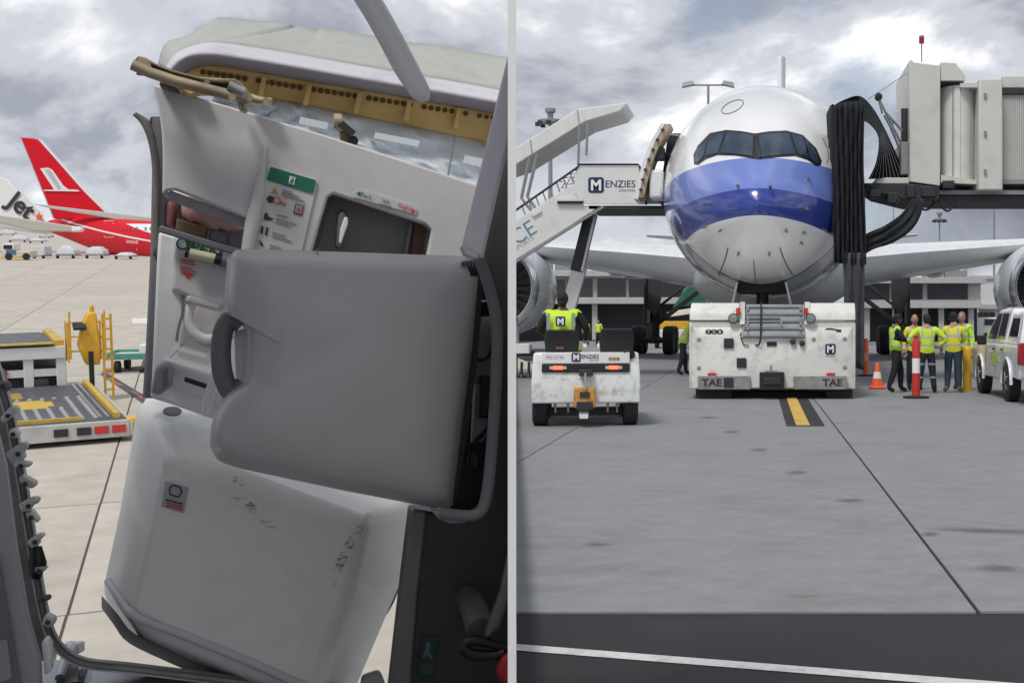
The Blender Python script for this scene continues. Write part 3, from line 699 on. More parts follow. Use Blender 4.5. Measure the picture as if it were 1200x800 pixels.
for x0, x1 in ((190, 496), (750, 1062)):
    b_ = MB().box2((TX(x0), -.13, TZ(630)), (TX(x1), -.032, TZ(551))).build('bumper', M_plate, tug, bevel=.01)
    cx = TX(272) if x0 < 500 else TX(976)
    text('lettering', 'TAE', .2, (cx, -.134, TZ(609)), (1, 0, 0), (0, 0, 1), mat('sign_dark', (.05, .02, .02), .5), b_, off=.03, xs=1.15)
    MB().box((TX(272 if x0 < 500 else 968), -.05, TZ(541)), (.17, .05, .05)).build('side_marker', M_red, tug)
MB().box((TX(370), -.137, TZ(590)), (.2, .02, .2)).build('mesh_plate', M_dark, tug)
h_ = MB().box2((TX(550), -.24, TZ(632)), (TX(695), -.03, TZ(528))).build('hitch', M_black, tug, bevel=.02)
MB().box2((TX(575), -.26, TZ(600)), (TX(672), -.235, TZ(560))).build('hitch_mouth', M_dark, h_, bevel=.01)
MB().cyl((TX(618), -.15, TZ(535)), (TX(618), -.15, TZ(487)), .022).box((TX(618), -.15, TZ(522)), (.26, .04, .03)).build('hitch_pin', M_steel, h_)
for x, y, w_, hh in ((370, 360, .2, .2), (445, 475, .2, .2)): MB().box((TX(x), -.045, TZ(y)), (w_, .05, hh)).build('step_plate', M_dark, tug, bevel=.015)
MB().box((TX(622), -.035, TZ(364)), (.2, .03, .09)).build('slot', M_black, tug)
for x, y in ((745, 350), (800, 360)): MB().lathe([(.06, .02), (.06, -.07), (.03, -.09)], (TX(x), -.03, TZ(y)), 'Y', 12).build('socket', M_dark, tug)
for x, y in ((195, 336), (195, 503), (1050, 333), (1050, 500), (868, 335)): MB().lathe([(.045, 0), (.045, -.025), (.02, -.03)], (TX(x), -.02, TZ(y)), 'Y', 10).build('bolt', M_steel, tug)
MB().tube(smoothpts([(TX(438), -.03, TZ(300)), (TX(445), -.05, TZ(340)), (TX(460), -.06, TZ(368)), (TX(488), -.05, TZ(374))]), .012, 6).build('hose', M_black, tug)
MB().tube(smoothpts([(TX(560), .12, TZ(120)), (TX(558), -.04, TZ(220)), (TX(556), -.12, TZ(330)), (TX(545), -.06, TZ(370)), (TX(525), -.05, TZ(368))]), .016, 6).build('hose', M_black, tug)
logo(tug, TX(966), -.031, TZ(395), .215, False)
text('lettering', 'MENZIES', .05, (TX(966), -.034, TZ(440)), (1, 0, 0), (0, 0, 1), M_navy, tug)
coins(tug, TX(285), -.012, TZ(293), .058, M_kprint, M_wprint)
MB().tube(smoothpts([(TX(935), .03, TZ(282)), (TX(960), .02, TZ(275)), (TX(1000), .02, TZ(282)), (TX(1030), .02, TZ(290))]), .014, 5).build('antenna_cable', M_black, tug)
MB().box((TX(1015), .02, TZ(288)), (.1, .03, .06)).build('cable_box', M_dark, tug)
for x0, x1 in ((175, 385), (945, 1098)):
    wd = (TX(x1)-TX(x0))/2-.02
    for yy in (.6, 4.6): MB().lathe([(.25, -wd), (.52, -wd), (.6, -wd+.06), (.6, wd-.06), (.52, wd), (.25, wd)], ((TX(x0)+TX(x1))/2, yy, .6), 'X', 26).build('wheel', M_black, tug, smooth=40)
    MB().box2((TX(x0), .1, TZ(690)), (TX(x1), .25, TZ(628))).build('mud_flap', M_black, tug)
MB().box2((TX(385), .5, TZ(690)), (TX(945), .7, TZ(655))).build('axle', M_black, tug)
MB().box2((TX(150), L_-1.4, TZ(228)), (TX(420), L_+.02, TZ(150))).build('cab', M_tug, tug, bevel=.04)

# ---------------------------------------------------------------- baggage tractor
BX = lambda x: (600+x/5.335-686.5)/78.3
BZ = lambda y: (501-(360+y/5.335))/78.3
bt = thing('baggage_tractor', 'scratched white baggage tractor with lit red rear lights and orange hitch', 'baggage tractor', Matrix.Translation(((686.5-PX)/78.3, 19.15, 0)) @ Matrix.Rotation(R(7.5), 4, 'Z'))
M_bt = mat('tractor_paint', (.72, .74, .73), .4, var=.04, dirt=(.16, .13, .10), dirt_amt=.75, dirt_scale=5, coat=.15)
MB().loft([[(BX(128), .02, BZ(600)), (BX(802), .02, BZ(600)), (BX(800), 2.6, BZ(600)), (BX(130), 2.6, BZ(600))],
           [(BX(126), 0, BZ(468)), (BX(803), 0, BZ(468)), (BX(800), 2.6, BZ(468)), (BX(130), 2.6, BZ(468))],
           [(BX(138), .1, BZ(285)), (BX(792), .1, BZ(285)), (BX(790), .75, BZ(285)), (BX(140), .75, BZ(285))]]).build('body', M_bt, bt, bevel=.025, seg=3)
MB().box2((BX(190), .02, BZ(352)), (BX(735), .09, BZ(282))).build('sign_board', mat('sign_board', (.74, .75, .74), .4, var=.03), bt, bevel=.008)
MB().box2((BX(190), .0, BZ(406)), (BX(735), .07, BZ(356))).build('lamp_bar', M_black, bt, bevel=.008)
M_lit = mat('lit_red_lamp', (.8, .05, .02), .3, emit=((1.0, .10, .04), 2.2))
M_litw = mat('lamp_side', (.6, .5, .48), .3)
for x in (290, 635):
    l_ = MB().box((BX(x), -.005, BZ(377)), (.15, .03, .055)).build('rear_light', M_lit, bt, bevel=.008)
    for s_ in (-1, 1): MB().box((BX(x+s_*43), -.004, BZ(377)), (.045, .024, .045)).build('reflector', M_litw, l_)
text('number_plate', 'M212190', .07, (BX(270), .016, BZ(322)), (1, 0, 0), (0, 0, 1), mat('grey_print', (.3, .3, .3), .5), bt)
logo(bt, BX(402), .018, BZ(312), .135, True)
coins(bt, BX(638), .016, BZ(322), .028, M_gold, M_kprint)
MB().loft([[(BX(388), -.14, BZ(625)), (BX(520), -.14, BZ(625)), (BX(520), .02, BZ(625)), (BX(388), .02, BZ(625))], [(BX(388), -.12, BZ(500)), (BX(520), -.12, BZ(500)), (BX(520), .02, BZ(500)), (BX(388), .02, BZ(500))]]).build('hitch', M_rust, bt, bevel=.015)
MB().box2((BX(405), -.17, BZ(640)), (BX(505), -.13, BZ(585))).build('hitch_jaw', M_dark, bt, bevel=.01)
MB().box2((BX(425), -.15, BZ(560)), (BX(485), -.135, BZ(525))).build('hitch_slot', M_dark, bt)
MB().cyl((BX(460), -.15, BZ(510)), (BX(458), -.1, BZ(395)), .016).build('release_rod', M_steel, bt)
MB().box2((BX(420), -.12, BZ(428)), (BX(505), -.0, BZ(388))).build('release_bracket', M_dark, bt, bevel=.01)
MB().prism([(BX(415), -.1, BZ(630)), (BX(480), -.1, BZ(630)), (BX(475), -.16, BZ(690)), (BX(425), -.16, BZ(690))], (0, .05, 0)).build('tow_tongue', M_steel, bt)
for x0, x1 in ((128, 226), (694, 792)):
    for yy in (.42, 2.15): MB().lathe([(.12, -.115), (.25, -.118), (.3, -.09), (.305, 0), (.3, .09), (.25, .118), (.12, .115)], ((BX(x0)+BX(x1))/2, yy, .305), 'X', 24).build('wheel', M_black, bt, smooth=40)
MB().box2((BX(230), .45, BZ(690)), (BX(690), .7, BZ(640))).build('axle', M_dark, bt)
for x in (270, 350, 600, 660): MB().cyl((BX(x), .3, BZ(665)), (BX(x), .3, BZ(600)), .02).build('spring_hanger', M_steel, bt)
for x0, x1, y0 in ((200, 422, 140), (545, 768, 132)):
    s_ = MB().loft([[(BX(x0+10), .32, BZ(300)), (BX(x1-10), .32, BZ(300)), (BX(x1-10), .44, BZ(300)), (BX(x0+10), .44, BZ(300))], [(BX(x0), .28, BZ(200)), (BX(x1), .28, BZ(200)), (BX(x1), .4, BZ(200)), (BX(x0), .4, BZ(200))],
                    [(BX(x0+14), .2, BZ(y0)), (BX(x1-14), .2, BZ(y0)), (BX(x1-14), .3, BZ(y0)), (BX(x0+14), .3, BZ(y0))]]).build('seat_back', M_black, bt, bevel=.035, seg=3)
    MB().box2((BX(x0+10), .42, BZ(330)), (BX(x1-10), .95, BZ(275))).build('seat', M_black, bt, bevel=.03)
MB().box2((BX(150), .9, .5), (BX(780), 2.6, .95)).build('bonnet', M_bt, bt, bevel=.04)
MB().tube([(BX(300), 1.05, 1.0), (BX(300), .98, 1.22)], .02).tube(arc((BX(300), .96, 1.25), .18, 0, 360, 16, (1, 0, 0), (0, .35, .94)), .014, 6).build('steering_wheel', M_black, bt)
coil = []
for k in range(50): a = k*.75; coil.append((BX(725)+.07*math.cos(a)+.03*math.sin(a*.31), .06+.03*math.sin(a*.53), BZ(296)+.06*math.sin(a)))
MB().tube(coil, .013, 5).build('hose_coil', M_black, bt)
MB().box((BX(300), .3, BZ(258)), (.13, .06, .05)).build('brown_strap', mat('strap', (.16, .06, .03), .7), bt, bevel=.01)
for x in (455, 545): MB().box((BX(x), .5, BZ(245)), (.06, .06, .07)).build('paper_cup', M_wprint, bt, bevel=.015)

# ---------------------------------------------------------------- pickup
pk = thing('pickup', 'white dual-cab pickup with canopy and roof rails beside the yellow bollard', 'pickup', (4.98, 24.1, 0))
M_car = mat('car_paint', (.76, .77, .78), .25, var=.03, coat=.7, dirt=(.5, .48, .45), dirt_amt=.15)
def side(pts, x0, x1, taper=0): return [V((x0, y, z)) for y, z in pts]
W_ = 1.92
low = [(.05, .62), (.02, .95), (.04, 1.14), (5.05, 1.14), (5.2, .98), (5.28, .75), (5.22, .45), (4.75, .42)]
low += [(4.68, .62), (4.5, .8), (4.26, .86), (4.0, .8), (3.82, .62), (3.75, .42), (1.75, .42), (1.68, .62), (1.5, .8), (1.26, .86), (1.0, .8), (.82, .62), (.75, .5), (.1, .48)]
MB().prism([(0, y, z) for y, z in low], (W_, 0, 0)).build('body', M_car, pk, bevel=.05, seg=3)
def hood(y, zt): return [[(.02, y[0], 1.13), (W_-.02, y[0], 1.13), (W_-.02, y[5], 1.13), (.02, y[5], 1.13)], [(.124, y[1], 1.55), (W_-.124, y[1], 1.55), (W_-.124, y[4], 1.55), (.124, y[4], 1.55)], [(.02+(zt-.04-1.13)*.247, y[2], zt-.04), (W_-.02-(zt-.04-1.13)*.247, y[2], zt-.04), (W_-.02-(zt-.04-1.13)*.247, y[3], zt-.04), (.02+(zt-.04-1.13)*.247, y[3], zt-.04)], [(.3, y[2]+.15, zt), (W_-.3, y[2]+.15, zt), (W_-.3, y[3]-.25, zt), (.3, y[3]-.25, zt)]]
MB().loft(hood((1.52, 1.53, 1.58, 2.9, 3.45, 3.95), 1.88)).build('cab', M_car, pk, bevel=.05, seg=3)
MB().loft(hood((.1, .26, .42, 1.44, 1.46, 1.46), 1.80)).build('canopy', M_car, pk, bevel=.04, seg=3)
def gx(z, out=.006): return (.02+(z-1.13)*.247)-out
for pts in ([(.45, 1.30), (1.28, 1.30), (1.28, 1.66), (.62, 1.66)], [(1.72, 1.24), (2.42, 1.24), (2.42, 1.76), (1.82, 1.76)], [(2.55, 1.24), (3.55, 1.24), (3.3, 1.5), (2.93, 1.76), (2.55, 1.76)]):
    for s_ in (0, 1):
        p = [V((gx(z) if s_ == 0 else W_-gx(z), y, z)) for y, z in pts]
        MB().prism(p, (-.006 if s_ == 0 else .006, 0, 0)).build('side_window', M_glass, pk)
MB().prism([(.2, .165, 1.28), (W_-.2, .165, 1.28), (W_-.3, .345, 1.64), (.3, .345, 1.64)], (0, -.03, .004)).build('rear_window', M_glass, pk)
MB().prism([(.14, 3.76, 1.25), (W_-.14, 3.76, 1.25), (W_-.28, 3.02, 1.8), (.28, 3.02, 1.8)], (0, .02, .012)).build('windscreen', M_glass, pk)
for s_, x in ((-1, .0), (1, W_)):
    MB().box((x+s_*.005-s_*.06, .02, .98), (.17, .12, .42)).build('tail_light', mat('tail_lens', (.32, .015, .02), .15, coat=.6), pk, bevel=.02)
    for yy in (1.26, 4.26):
        w_ = MB().lathe([(.2, -.12), (.33, -.125), (.375, -.1), (.38, 0), (.375, .1), (.33, .125), (.2, .12)], (x-s_*.1, yy, .38), 'X', 28).build('wheel', M_black, pk, smooth=40)
        rim = MB().lathe([(.24, .0), (.235, s_*.1), (.2, s_*.09), (.06, s_*.105), (.01, s_*.11)], (x-s_*.1, yy, .38), 'X', 20).build('rim', M_dark, w_)
        for k in range(5):
            a = 2*math.pi*k/5; MB().bar((x-s_*.1+s_*.115, yy, .38), (x-s_*.1+s_*.115, yy+.22*math.cos(a), .38+.22*math.sin(a)), .03, .05, (1, 0, 0)).build('spoke', M_steel, w_)
        MB().tube(arc((x+s_*.005, yy, .4), .47, -5, 185, 14, (0, 1, 0)), .035, 6).build('wheel_arch', M_car, pk, smooth=60)
    MB().box((x+s_*.12, 3.35, 1.2), (.2, .12, .2)).build('mirror', M_black, pk, bevel=.03)
    for yy in (1.75, 2.6): MB().box((x+s_*.012, yy, 1.03), (.03, .18, .035)).build('door_handle', M_dark, pk, bevel=.008)
    MB().tube([(.3 if s_ < 0 else W_-.3, 1.75, 1.93), (.3 if s_ < 0 else W_-.3, 2.6, 1.93)], .02, 6).build('roof_rail', M_dark, pk)
    for yy in (1.6, 2.5, 3.55): MB().box((x+s_*.001, yy, .8), (.006, .012, .58)).build('door_seam', M_seam, pk)
MB().box((W_/2, -.04, .55), (W_-.2, .2, .24)).build('rear_bumper', M_dark, pk, bevel=.04)
MB().box((W_/2, .015, .88), (.5, .02, .13)).build('number_plate', M_wprint, pk)
for (y, z, w_, hh) in ((2.75, .9, .5, .12), (2.3, .82, .45, .1), (2.6, .74, .4, .07)): MB().box((-.004, y, z), (.006, w_, hh)).build('lime_decal', mat('lime_decal', (.42, .62, .08), .4), pk)

# ---------------------------------------------------------------- jet bridge
D = 33.2
def bp(x0, y0, x1, y1, dn, df): a, b = RP(x0, y0, D), RP(x1, y1, D); return MB().box2((a.x, D+dn, a.z), (b.x, D+df, b.z))
def poly(pts, d=D): return [RP(x, y, d) for x, y in pts]
M_jb = mat('bridge_paint', (.60, .60, .56), .5, var=.04, scale=2, dirt=(.35, .33, .28), dirt_amt=.35, dirt_scale=1.2)
M_jb2 = mat('bridge_panel', (.66, .66, .63), .5, var=.04, dirt=(.4, .38, .34), dirt_amt=.3)
jb = thing('jet_bridge', 'pale grey jet bridge with black pleated bellows reaching the airliner', 'jet bridge', (RP(1085, 378, D).x, D, 0))
MB().prism(poly([(1066, 70), (1070, 71), (1070, 73), (1102, 77), (1102, 218), (1066, 213)]), (0, 3.2, 0)).build('cab_end', M_jb, jb, world=True, bevel=.03)
MB().prism(poly([(1102.5, 73), (1120, 74), (1131, 88), (1131, 95), (1102.5, 95)]), (0, 3.0, 0)).build('roof_hood', M_jb, jb, world=True, bevel=.02)
bp(1102.5, 95, 1130, 98, .1, 2.9).build('hood_gasket', M_black, jb, world=True)
rot = MB(); rr_ = []
for k in range(13):
    a = R(180+180*k/12); rr_.append((1126.5+23.5*math.cos(a), .9+.8*math.sin(a)))
A_ = [V((RP(x, 0, D).x, D+y, RP(0, 209, D).z)) for x, y in rr_]+[V((RP(1150, 0, D).x, D+2.6, RP(0, 209, D).z)), V((RP(1103, 0, D).x, D+2.6, RP(0, 209, D).z))]
MB().prism(A_, (0, 0, RP(0, 99, D).z-RP(0, 209, D).z)).build('rotunda', M_jb2, jb, world=True, smooth=30)
for x in (1117, 1126, 1138): bp(x, 100, x+.5, 208, .1, .14).build('panel_joint', M_grey, jb, world=True)
bp(1125, 98, 1148, 103, -.05, 2.5).build('eave', M_jb, jb, world=True)
MB().prism(poly([(1103, 205), (1150, 212), (1150, 216), (1103, 214)]), (0, 2.6, 0)).build('sill', M_jb, jb, world=True)
MB().prism(poly([(1147.5, 92), (1174.5, 92), (1175.5, 223), (1146, 223)], D-.25), (0, 3.2, 0)).build('tunnel_collar', M_jb, jb, world=True, bevel=.04)
for y in (114.5, 158.5, 203): bp(1151, y-3, 1154, y+3, -.3, -.2).build('hinge_plate', M_grey, jb, world=True)
tn = bp(1175, 103, 1330, 211, .35, 2.8).build('tunnel', M_jb2, jb, world=True)
for k in range(46):
    x = 1177+k*2.35
    bp(x, 109.5, x+1.2, 209.5, .28, .36).build('corrugation', M_jb2, tn, world=True)
bp(1175, 101.5, 1330, 108.5, .2, .34).build('upper_track', M_dark, jb, world=True)
bp(1178, 86, 1330, 101, .3, 2.6).build('roof_box', M_jb, jb, world=True, bevel=.03)
bp(1176, 210, 1330, 215, .1, 2.9).build('lower_track', M_grey, jb, world=True)
bp(1027, 208, 1066, 215, .05, 2.6).build('cab_floor', M_jb, jb, world=True, bevel=.02)
MB().prism(poly([(1013, 214.5), (1066, 215), (1101, 219), (1101, 234), (1070, 236), (1030, 226)]), (0, 2.4, 0)).build('underframe', M_dark, jb, world=True, bevel=.02)
bp(1101, 222, 1330, 227, .2, 2.6).build('beam_flange', M_grey, jb, world=True)
bp(1101, 228, 1330, 235, .3, 2.5).build('beam', M_dark, jb, world=True)
for x0, y0, x1, y1 in ((1104, 212, 1118, 221), (1019, 222, 1032, 231), (1040, 226, 1052, 238), (1062, 217, 1072, 232), (1080, 219, 1096, 231), (1049, 233, 1054, 239), (1078, 234, 1083, 240)): bp(x0, y0, x1, y1, -.1, .6).build('drive_box', M_dark, jb, world=True, bevel=.02)
for c in ([(1077, 235), (1080, 244), (1086, 246), (1092, 242), (1094, 235)], [(1100, 235), (1106, 245), (1112, 247), (1118, 240), (1118, 235)], [(1112, 235), (1117, 240), (1124, 240), (1129, 235)], [(1080, 219), (1079, 226), (1086, 224), (1085, 219)]):
    MB().tube(smoothpts(poly(c, D+.1)), .03, 6).build('cable', M_black, jb, world=True, smooth=80)
# cab front: control window, ladder rail, ropes
bp(1057, 165, 1066, 203, .2, 2.2).build('control_booth', M_grey, jb, world=True, bevel=.02)
bp(1058, 124, 1066, 165, .4, 1.6).build('booth_window', M_glass, jb, world=True)
for c in ([(1029, 114), (1056, 168)], [(1037, 131), (1057, 153)], [(1030, 117), (1034, 133)], [(1036, 135), (1050, 160)], [(1044, 150), (1056, 178)], [(1046, 143), (1046, 155)]):
    MB().tube(poly(c, D+.3), .035, 6).build('rail', M_steel, jb, world=True)
MB().lathe([(.01, -.08), (.1, -.07), (.1, .07), (.01, .08)], RP(1029.5, 114, D+.3), 'Y', 12).build('pulley', M_black, jb, world=True)
MB().tube(poly([(1066, 84), (1018, 116)], D+.5), .012, 5).build('rope', M_steel, jb, world=True)
MB().tube(poly([(1080, 73), (1080, 50)], D+.8), .018, 6).build('beacon_pole', M_grey, jb, world=True)
MB().lathe([(.02, -.08), (.07, -.08), (.07, .08), (.05, .13), (.01, .13)], RP(1080, 47.5, D+.8), 'Z', 12).build('beacon', mat('beacon_red', (.25, .02, .02), .3), jb, world=True)
# support column of the bridge further right, outside of the picture
MB().box2((RP(1290, 0, D).x, D+.6, .02), (RP(1310, 0, D).x, D+2.0, RP(0, 235, D).z)).build('support_column', M_grey, jb, world=True)
# bellows: pleated curtain and the fan of folds
M_bel = mat('bellows_fabric', (.014, .016, .022), .85, var=.4, scale=5, bump=.3, bscale=12, stretch=(3, 3, .6))
M_belr = mat('bellows_edge', (.16, .165, .17), .55, var=.2)
rows_ = []
for r in range(22):
    u = r/21; y = 122+u*186; row = []
    xl = 975+2.5*math.sin(u*3)+7*max(0, u-.75)*4*.3; xr = 1013-1.5*math.sin(u*5)
    for k in range(41):
        q = k/40; dz = .10*math.sin(q*2*math.pi*6.5+1.2*math.sin(u*4+q*6))*(.5+.5*u)+.03*math.sin(u*25+q*20)
        yy = y+(2.5-5*q if r == 0 else 0)+(6*q*(u > .6)*(u-.6))
        row.append(RP(xl+(xr-xl)*q, yy-3*math.sin(q*3.1)*(1-u), D-1.75+dz))
    rows_.append(row)
be = MB().sheet(rows_).build('bellows', M_bel, jb, world=True, smooth=70, solid=.03)
rows_ = []
for r in range(14):                                    # return of the curtain towards the cab door
    u = r/13; row = []
    for k in range(14): q = k/13; row.append(RP(975+2.5*math.sin(u*3), 122+u*150, D-1.75)+V((.05*math.sin(q*25), q*1.6, 0)))
    rows_.append(row)
MB().sheet(rows_).build('bellows_side', M_bel, be, world=True, smooth=70, solid=.03)
outer = smoothpts([V((x, y, 0)) for x, y in ((976, 125), (988, 118), (1007, 113), (1022, 126), (1036, 150), (1049, 178), (1063, 208))], 4)
inner = smoothpts([V((x, y, 0)) for x, y in ((977, 128), (990, 131), (1007, 139), (1020, 146), (1030, 162), (1027, 190), (1018, 210))], 4)
nf = 19; rows_ = []
for j in range(nf*2+1):
    q = j/(nf*2); row = []
    for ii, (a, b) in enumerate(zip(outer, inner)):
        p = a.lerp(b, q); row.append(RP(p.x, p.y, D-.25+(.16 if j % 2 else -.06)+.9*(1-q)-1.4*(1-min(1, ii/16))))
    rows_.append(row)
fo = MB().sheet(rows_).build('bellows_fold', M_bel, be, world=True, smooth=30, solid=.02)
for j in range(0, nf*2, 4):
    MB().tube(rows_[j][8:], .011, 5).build('fold_hoop', M_belr, be, world=True, smooth=80)
rows_ = []
path = smoothpts([V((x, y, 0)) for x, y in ((1074, 234), (1071, 247), (1060, 262), (1040, 275), (1018, 284), (1000, 298))], 5)
for i, p in enumerate(path):
    t_ = (path[min(i+1, len(path)-1)]-path[max(i-1, 0)]).normalized(); nn = V((-t_.y, t_.x, 0)); w_ = 6+5*math.sin(i/len(path)*3.1)
    rows_.append([RP(p.x+nn.x*w_*(k/7-.5)*2, p.y+nn.y*w_*(k/7-.5)*2, D-.3-1.4*i/len(path)+.07*math.sin(k*2.2+i*.2)) for k in range(8)])
MB().sheet(rows_).build('bellows_skirt', M_bel, be, world=True, smooth=60, solid=.03)
rows_ = []
for r in range(16):
    u = r/15; y = 296+u*134
    rows_.append([RP(988+u*3+(25-u*4)*q, y+(8*(q-.5)*u), D-1.8+.06*math.sin(q*15+u*3)) for q in [k/9 for k in range(10)]])
MB().sheet(rows_).build('hanging_skirt', mat('faded_fabric', (.05, .055, .065), .75, var=.3, scale=4), be, world=True, smooth=60, solid=.025)

# ---------------------------------------------------------------- passenger stairs truck
D2 = 36.0
def poly2(pts, dd=0): return [RP(x, y, D2+dd) for x, y in pts]
st = thing('passenger_stairs', 'white mobile passenger stairs with curved canopy up to the open door', 'passenger stairs', (RP(640, 378, D2).x, D2, 0))
M_st = mat('stairs_paint', (.66, .67, .66), .45, var=.04, dirt=(.4, .38, .35), dirt_amt=.3)
for dd in (0, 2.3):
    MB().prism(poly2([(540, 300), (672, 215), (684, 241), (704, 241), (540, 348)], dd), (0, .08, 0)).build('stringer', M_st, st, world=True, bevel=.015)
    MB().prism(poly2([(540, 343), (706, 241), (708, 243), (541, 348)], dd-.03), (0, .14, 0)).build('stringer_edge', M_grey, st, world=True)
for k in range(22):
    a = RP(545+6.1*k, 326-3.85*k, D2); MB().box((a.x, D2+1.15, a.z+.05), (.27, 2.2, .04)).build('tread', M_steel, st, world=True)
MB().prism(poly2([(690, 241), (786, 241), (786, 245), (690, 245)]), (0, 2.4, 0)).build('platform', M_dark, st, world=True)
side_p = MB().prism(poly2([(679, 195), (749, 195), (757, 239.5), (683, 239.5), (673, 226), (673, 206)], -.05), (0, .06, 0)).build('platform_side', M_st, st, world=True, bevel=.01)
MB().prism(poly2([(679, 195), (749, 195), (757, 239.5), (683, 239.5), (673, 226), (673, 206)], 2.3), (0, .06, 0)).build('platform_side', M_st, st, world=True, bevel=.01)
MB().prism(poly2([(756, 212), (775, 209), (784, 239), (758, 239)], .1), (0, .06, 0)).build('sliding_side', mat('sliding_side', (.5, .51, .5), .5, var=.1), st, world=True)
MB().tube(poly2([(674, 200), (679, 193), (748, 193), (750, 196), (757.5, 240)], -.06), .035, 6).build('rail', M_black, st, world=True)
bar_ = MB().prism(poly2([(653, 236), (683, 236), (683, 238.5), (653, 238.5)], -.1), (0, .1, 0)).build('step_light', M_black, st, world=True)
MB().prism(poly2([(653, 233), (683, 233), (683, 235.6), (653, 235.6)], -.12), (0, .12, 0)).build('step_plate', M_st, st, world=True)
MB().prism(poly2([(776, 235), (790, 235), (790, 242), (776, 242)], -.1), (0, 2.5, 0)).build('bumper', M_black, st, world=True, bevel=.03)
e = RP(698.5, 217, D2-.056); logo(st, e.x, D2-.052, e.z, 18.5*D2/F, True, world=True)
xd = (RP(666, 243, D2)-RP(560, 311, D2)).normalized(); yd = V((-xd.z, 0, xd.x))
text('lettering', 'CE', .62, RP(617.5, 280, D2-.004), xd, yd, mat('teal_print', (.09, .24, .30), .5), st, world=True)
text('lettering', 'AIRPORTS', .18, RP(612, 289.5, D2-.004), xd, yd, mat('olive_print', (.3, .29, .13), .5), st, world=True)
# canopy
prof = [(540, 214), (540, 197), (606, 172), (676, 128), (735, 120.5), (734, 122.5), (727, 130), (686, 142.5), (606, 192)]
can = MB().prism(poly2(prof, .05), (0, 2.2, 0)).build('canopy', M_st, st, world=True, bevel=.05, seg=3)
for x, y0, y1 in ((676, 128, 146), (621, 163, 184)): MB().prism(poly2([(x, y0+1), (x+1, y0+.5), (x+3.5, y1-1), (x+2.5, y1)], .035), (0, .03, 0)).build('panel_joint', M_grey, can, world=True)
for dd in (.1, 2.15):
    for c in ([(689, 142), (687, 182)], [(677.5, 148), (679, 150), (677.5, 194)], [(621, 184), (611, 232), (617, 240), (624, 248)], [(630, 180), (618, 230), (631, 249)]):
        MB().tube(poly2(c, dd), .04 if c[0][0] > 660 else .05, 6).build('canopy_post', M_grey, st, world=True)
    MB().tube(poly2([(545, 288), (605, 246), (677, 196)], dd-.02), .035, 6).build('handrail', M_dark, st, world=True)
    for k in range(8):
        x = 612+8*k; y = 241.5-5.6*k; MB().tube(poly2([(x, y), (x+5, y+14)], dd-.01), .022, 5).build('baluster', M_grey, st, world=True)
    for k in range(3):
        x = 656+6*k; y = 213-4.5*k; MB().tube(poly2([(x, y), (x+7, y-1), (x+2, y+8), (x+9, y+7)], dd), .018, 5).build('scissor_brace', M_dark, st, world=True)
MB().prism(poly2([(622, 251), (634, 245), (635, 248), (625, 254)], -.06), (0, .1, 0)).build('post_foot', M_st, st, world=True)
# lift leg and chassis
MB().bar(RP(693, 250, D2+1.1), RP(676, 318, D2+1.1), .30, .36).build('lift_leg', mat('lift_ram', (.02, .022, .026), .4, .3), st, world=True, bevel=.02)
MB().bar(RP(697.5, 252, D2+.9), RP(682, 318, D2+.9), .07, .07).build('lift_rod', M_steel, st, world=True)
MB().bar(RP(680, 312, D2+1.1), RP(654, 405, D2+1.1), .26, .4).build('lift_leg_base', M_st, st, world=True, bevel=.02)
MB().box2((RP(520, 0, D2).x, D2+.2, .62), (RP(660, 0, D2).x, D2+2.2, .80)).build('chassis', M_dark, st, world=True, bevel=.03)
MB().box2((RP(560, 0, D2).x, D2-.1, .70), (RP(621, 0, D2).x, D2+.4, .98)).build('chassis_box', M_st, st, world=True, bevel=.02)
for x in (611.5, 620): MB().cyl(RP(x, 424, D2-.05), (RP(x, 0, D2).x, D2-.05, .06), .04).lathe([(.1, 0), (.1, .03), (.05, .1)], (RP(x, 0, D2).x, D2-.05, .03), n=10).build('stabiliser', M_dark, st, world=True)
for x in (548, 648): MB().lathe([(.2, -.15), (.4, -.15), (.44, 0), (.4, .15), (.2, .15)], (RP(x, 0, D2).x, D2+.4, .452), 'Y', 20).build('wheel', M_black, st, world=True, smooth=40)

# ---------------------------------------------------------------- cones, posts and bollards
def cone(px, py, label):
    p = RG(px, py); s_ = F/p.y; t = thing('traffic_cone', label, 'traffic cone', p+V((0, 0, .018)))
    MB().box((0, 0, .03), (.38, .38, .06)).build('base', M_orange, t, bevel=.02)
    MB().lathe([(.15, .06), (.105, .24)], (0, 0, 0), n=20).build('lower_cone', M_orange, t, smooth=40)
    MB().lathe([(.106, .24), (.075, .40)], (0, 0, 0), n=20).build('reflective_band', M_wprint, t, smooth=40)
    MB().lathe([(.075, .40), (.04, .60), (.03, .61)], (0, 0, 0), n=20).build('upper_cone', M_orange, t, smooth=40)
cone(1028, 456, 'orange traffic cone with white band in front of the group of people')
def post(px, py, h, r, label, cat, top, band, w=.0):
    p = RG(px, py); t = thing('bollard', label, cat, p+V((0, 0, .018)))
    MB().lathe([(r*3.2, 0), (r*3.2, .03), (r*1.3, .05)], (0, 0, 0), n=22).build('rubber_base', M_black, t, smooth=40)
    MB().lathe([(r, .05), (r*.97, h*.42)], (0, 0, 0), n=16).build('lower_post', top, t, smooth=40)
    MB().lathe([(r*.98, h*.42), (r*.98, h*.67)], (0, 0, 0), n=16).build('reflective_band', band, t, smooth=40)
    MB().lathe([(r*.97, h*.67), (r*.95, h*.94), (r*.7, h), (.01, h*1.0)], (0, 0, 0), n=16).build('upper_post', top, t, smooth=40)
    MB().lathe([(r*.5, h), (r*.5, h*1.03), (r*.8, h*1.03), (r*.8, h*1.06), (.01, h*1.07)], (0, 0, 0), n=12).build('rope_knob', top, t)
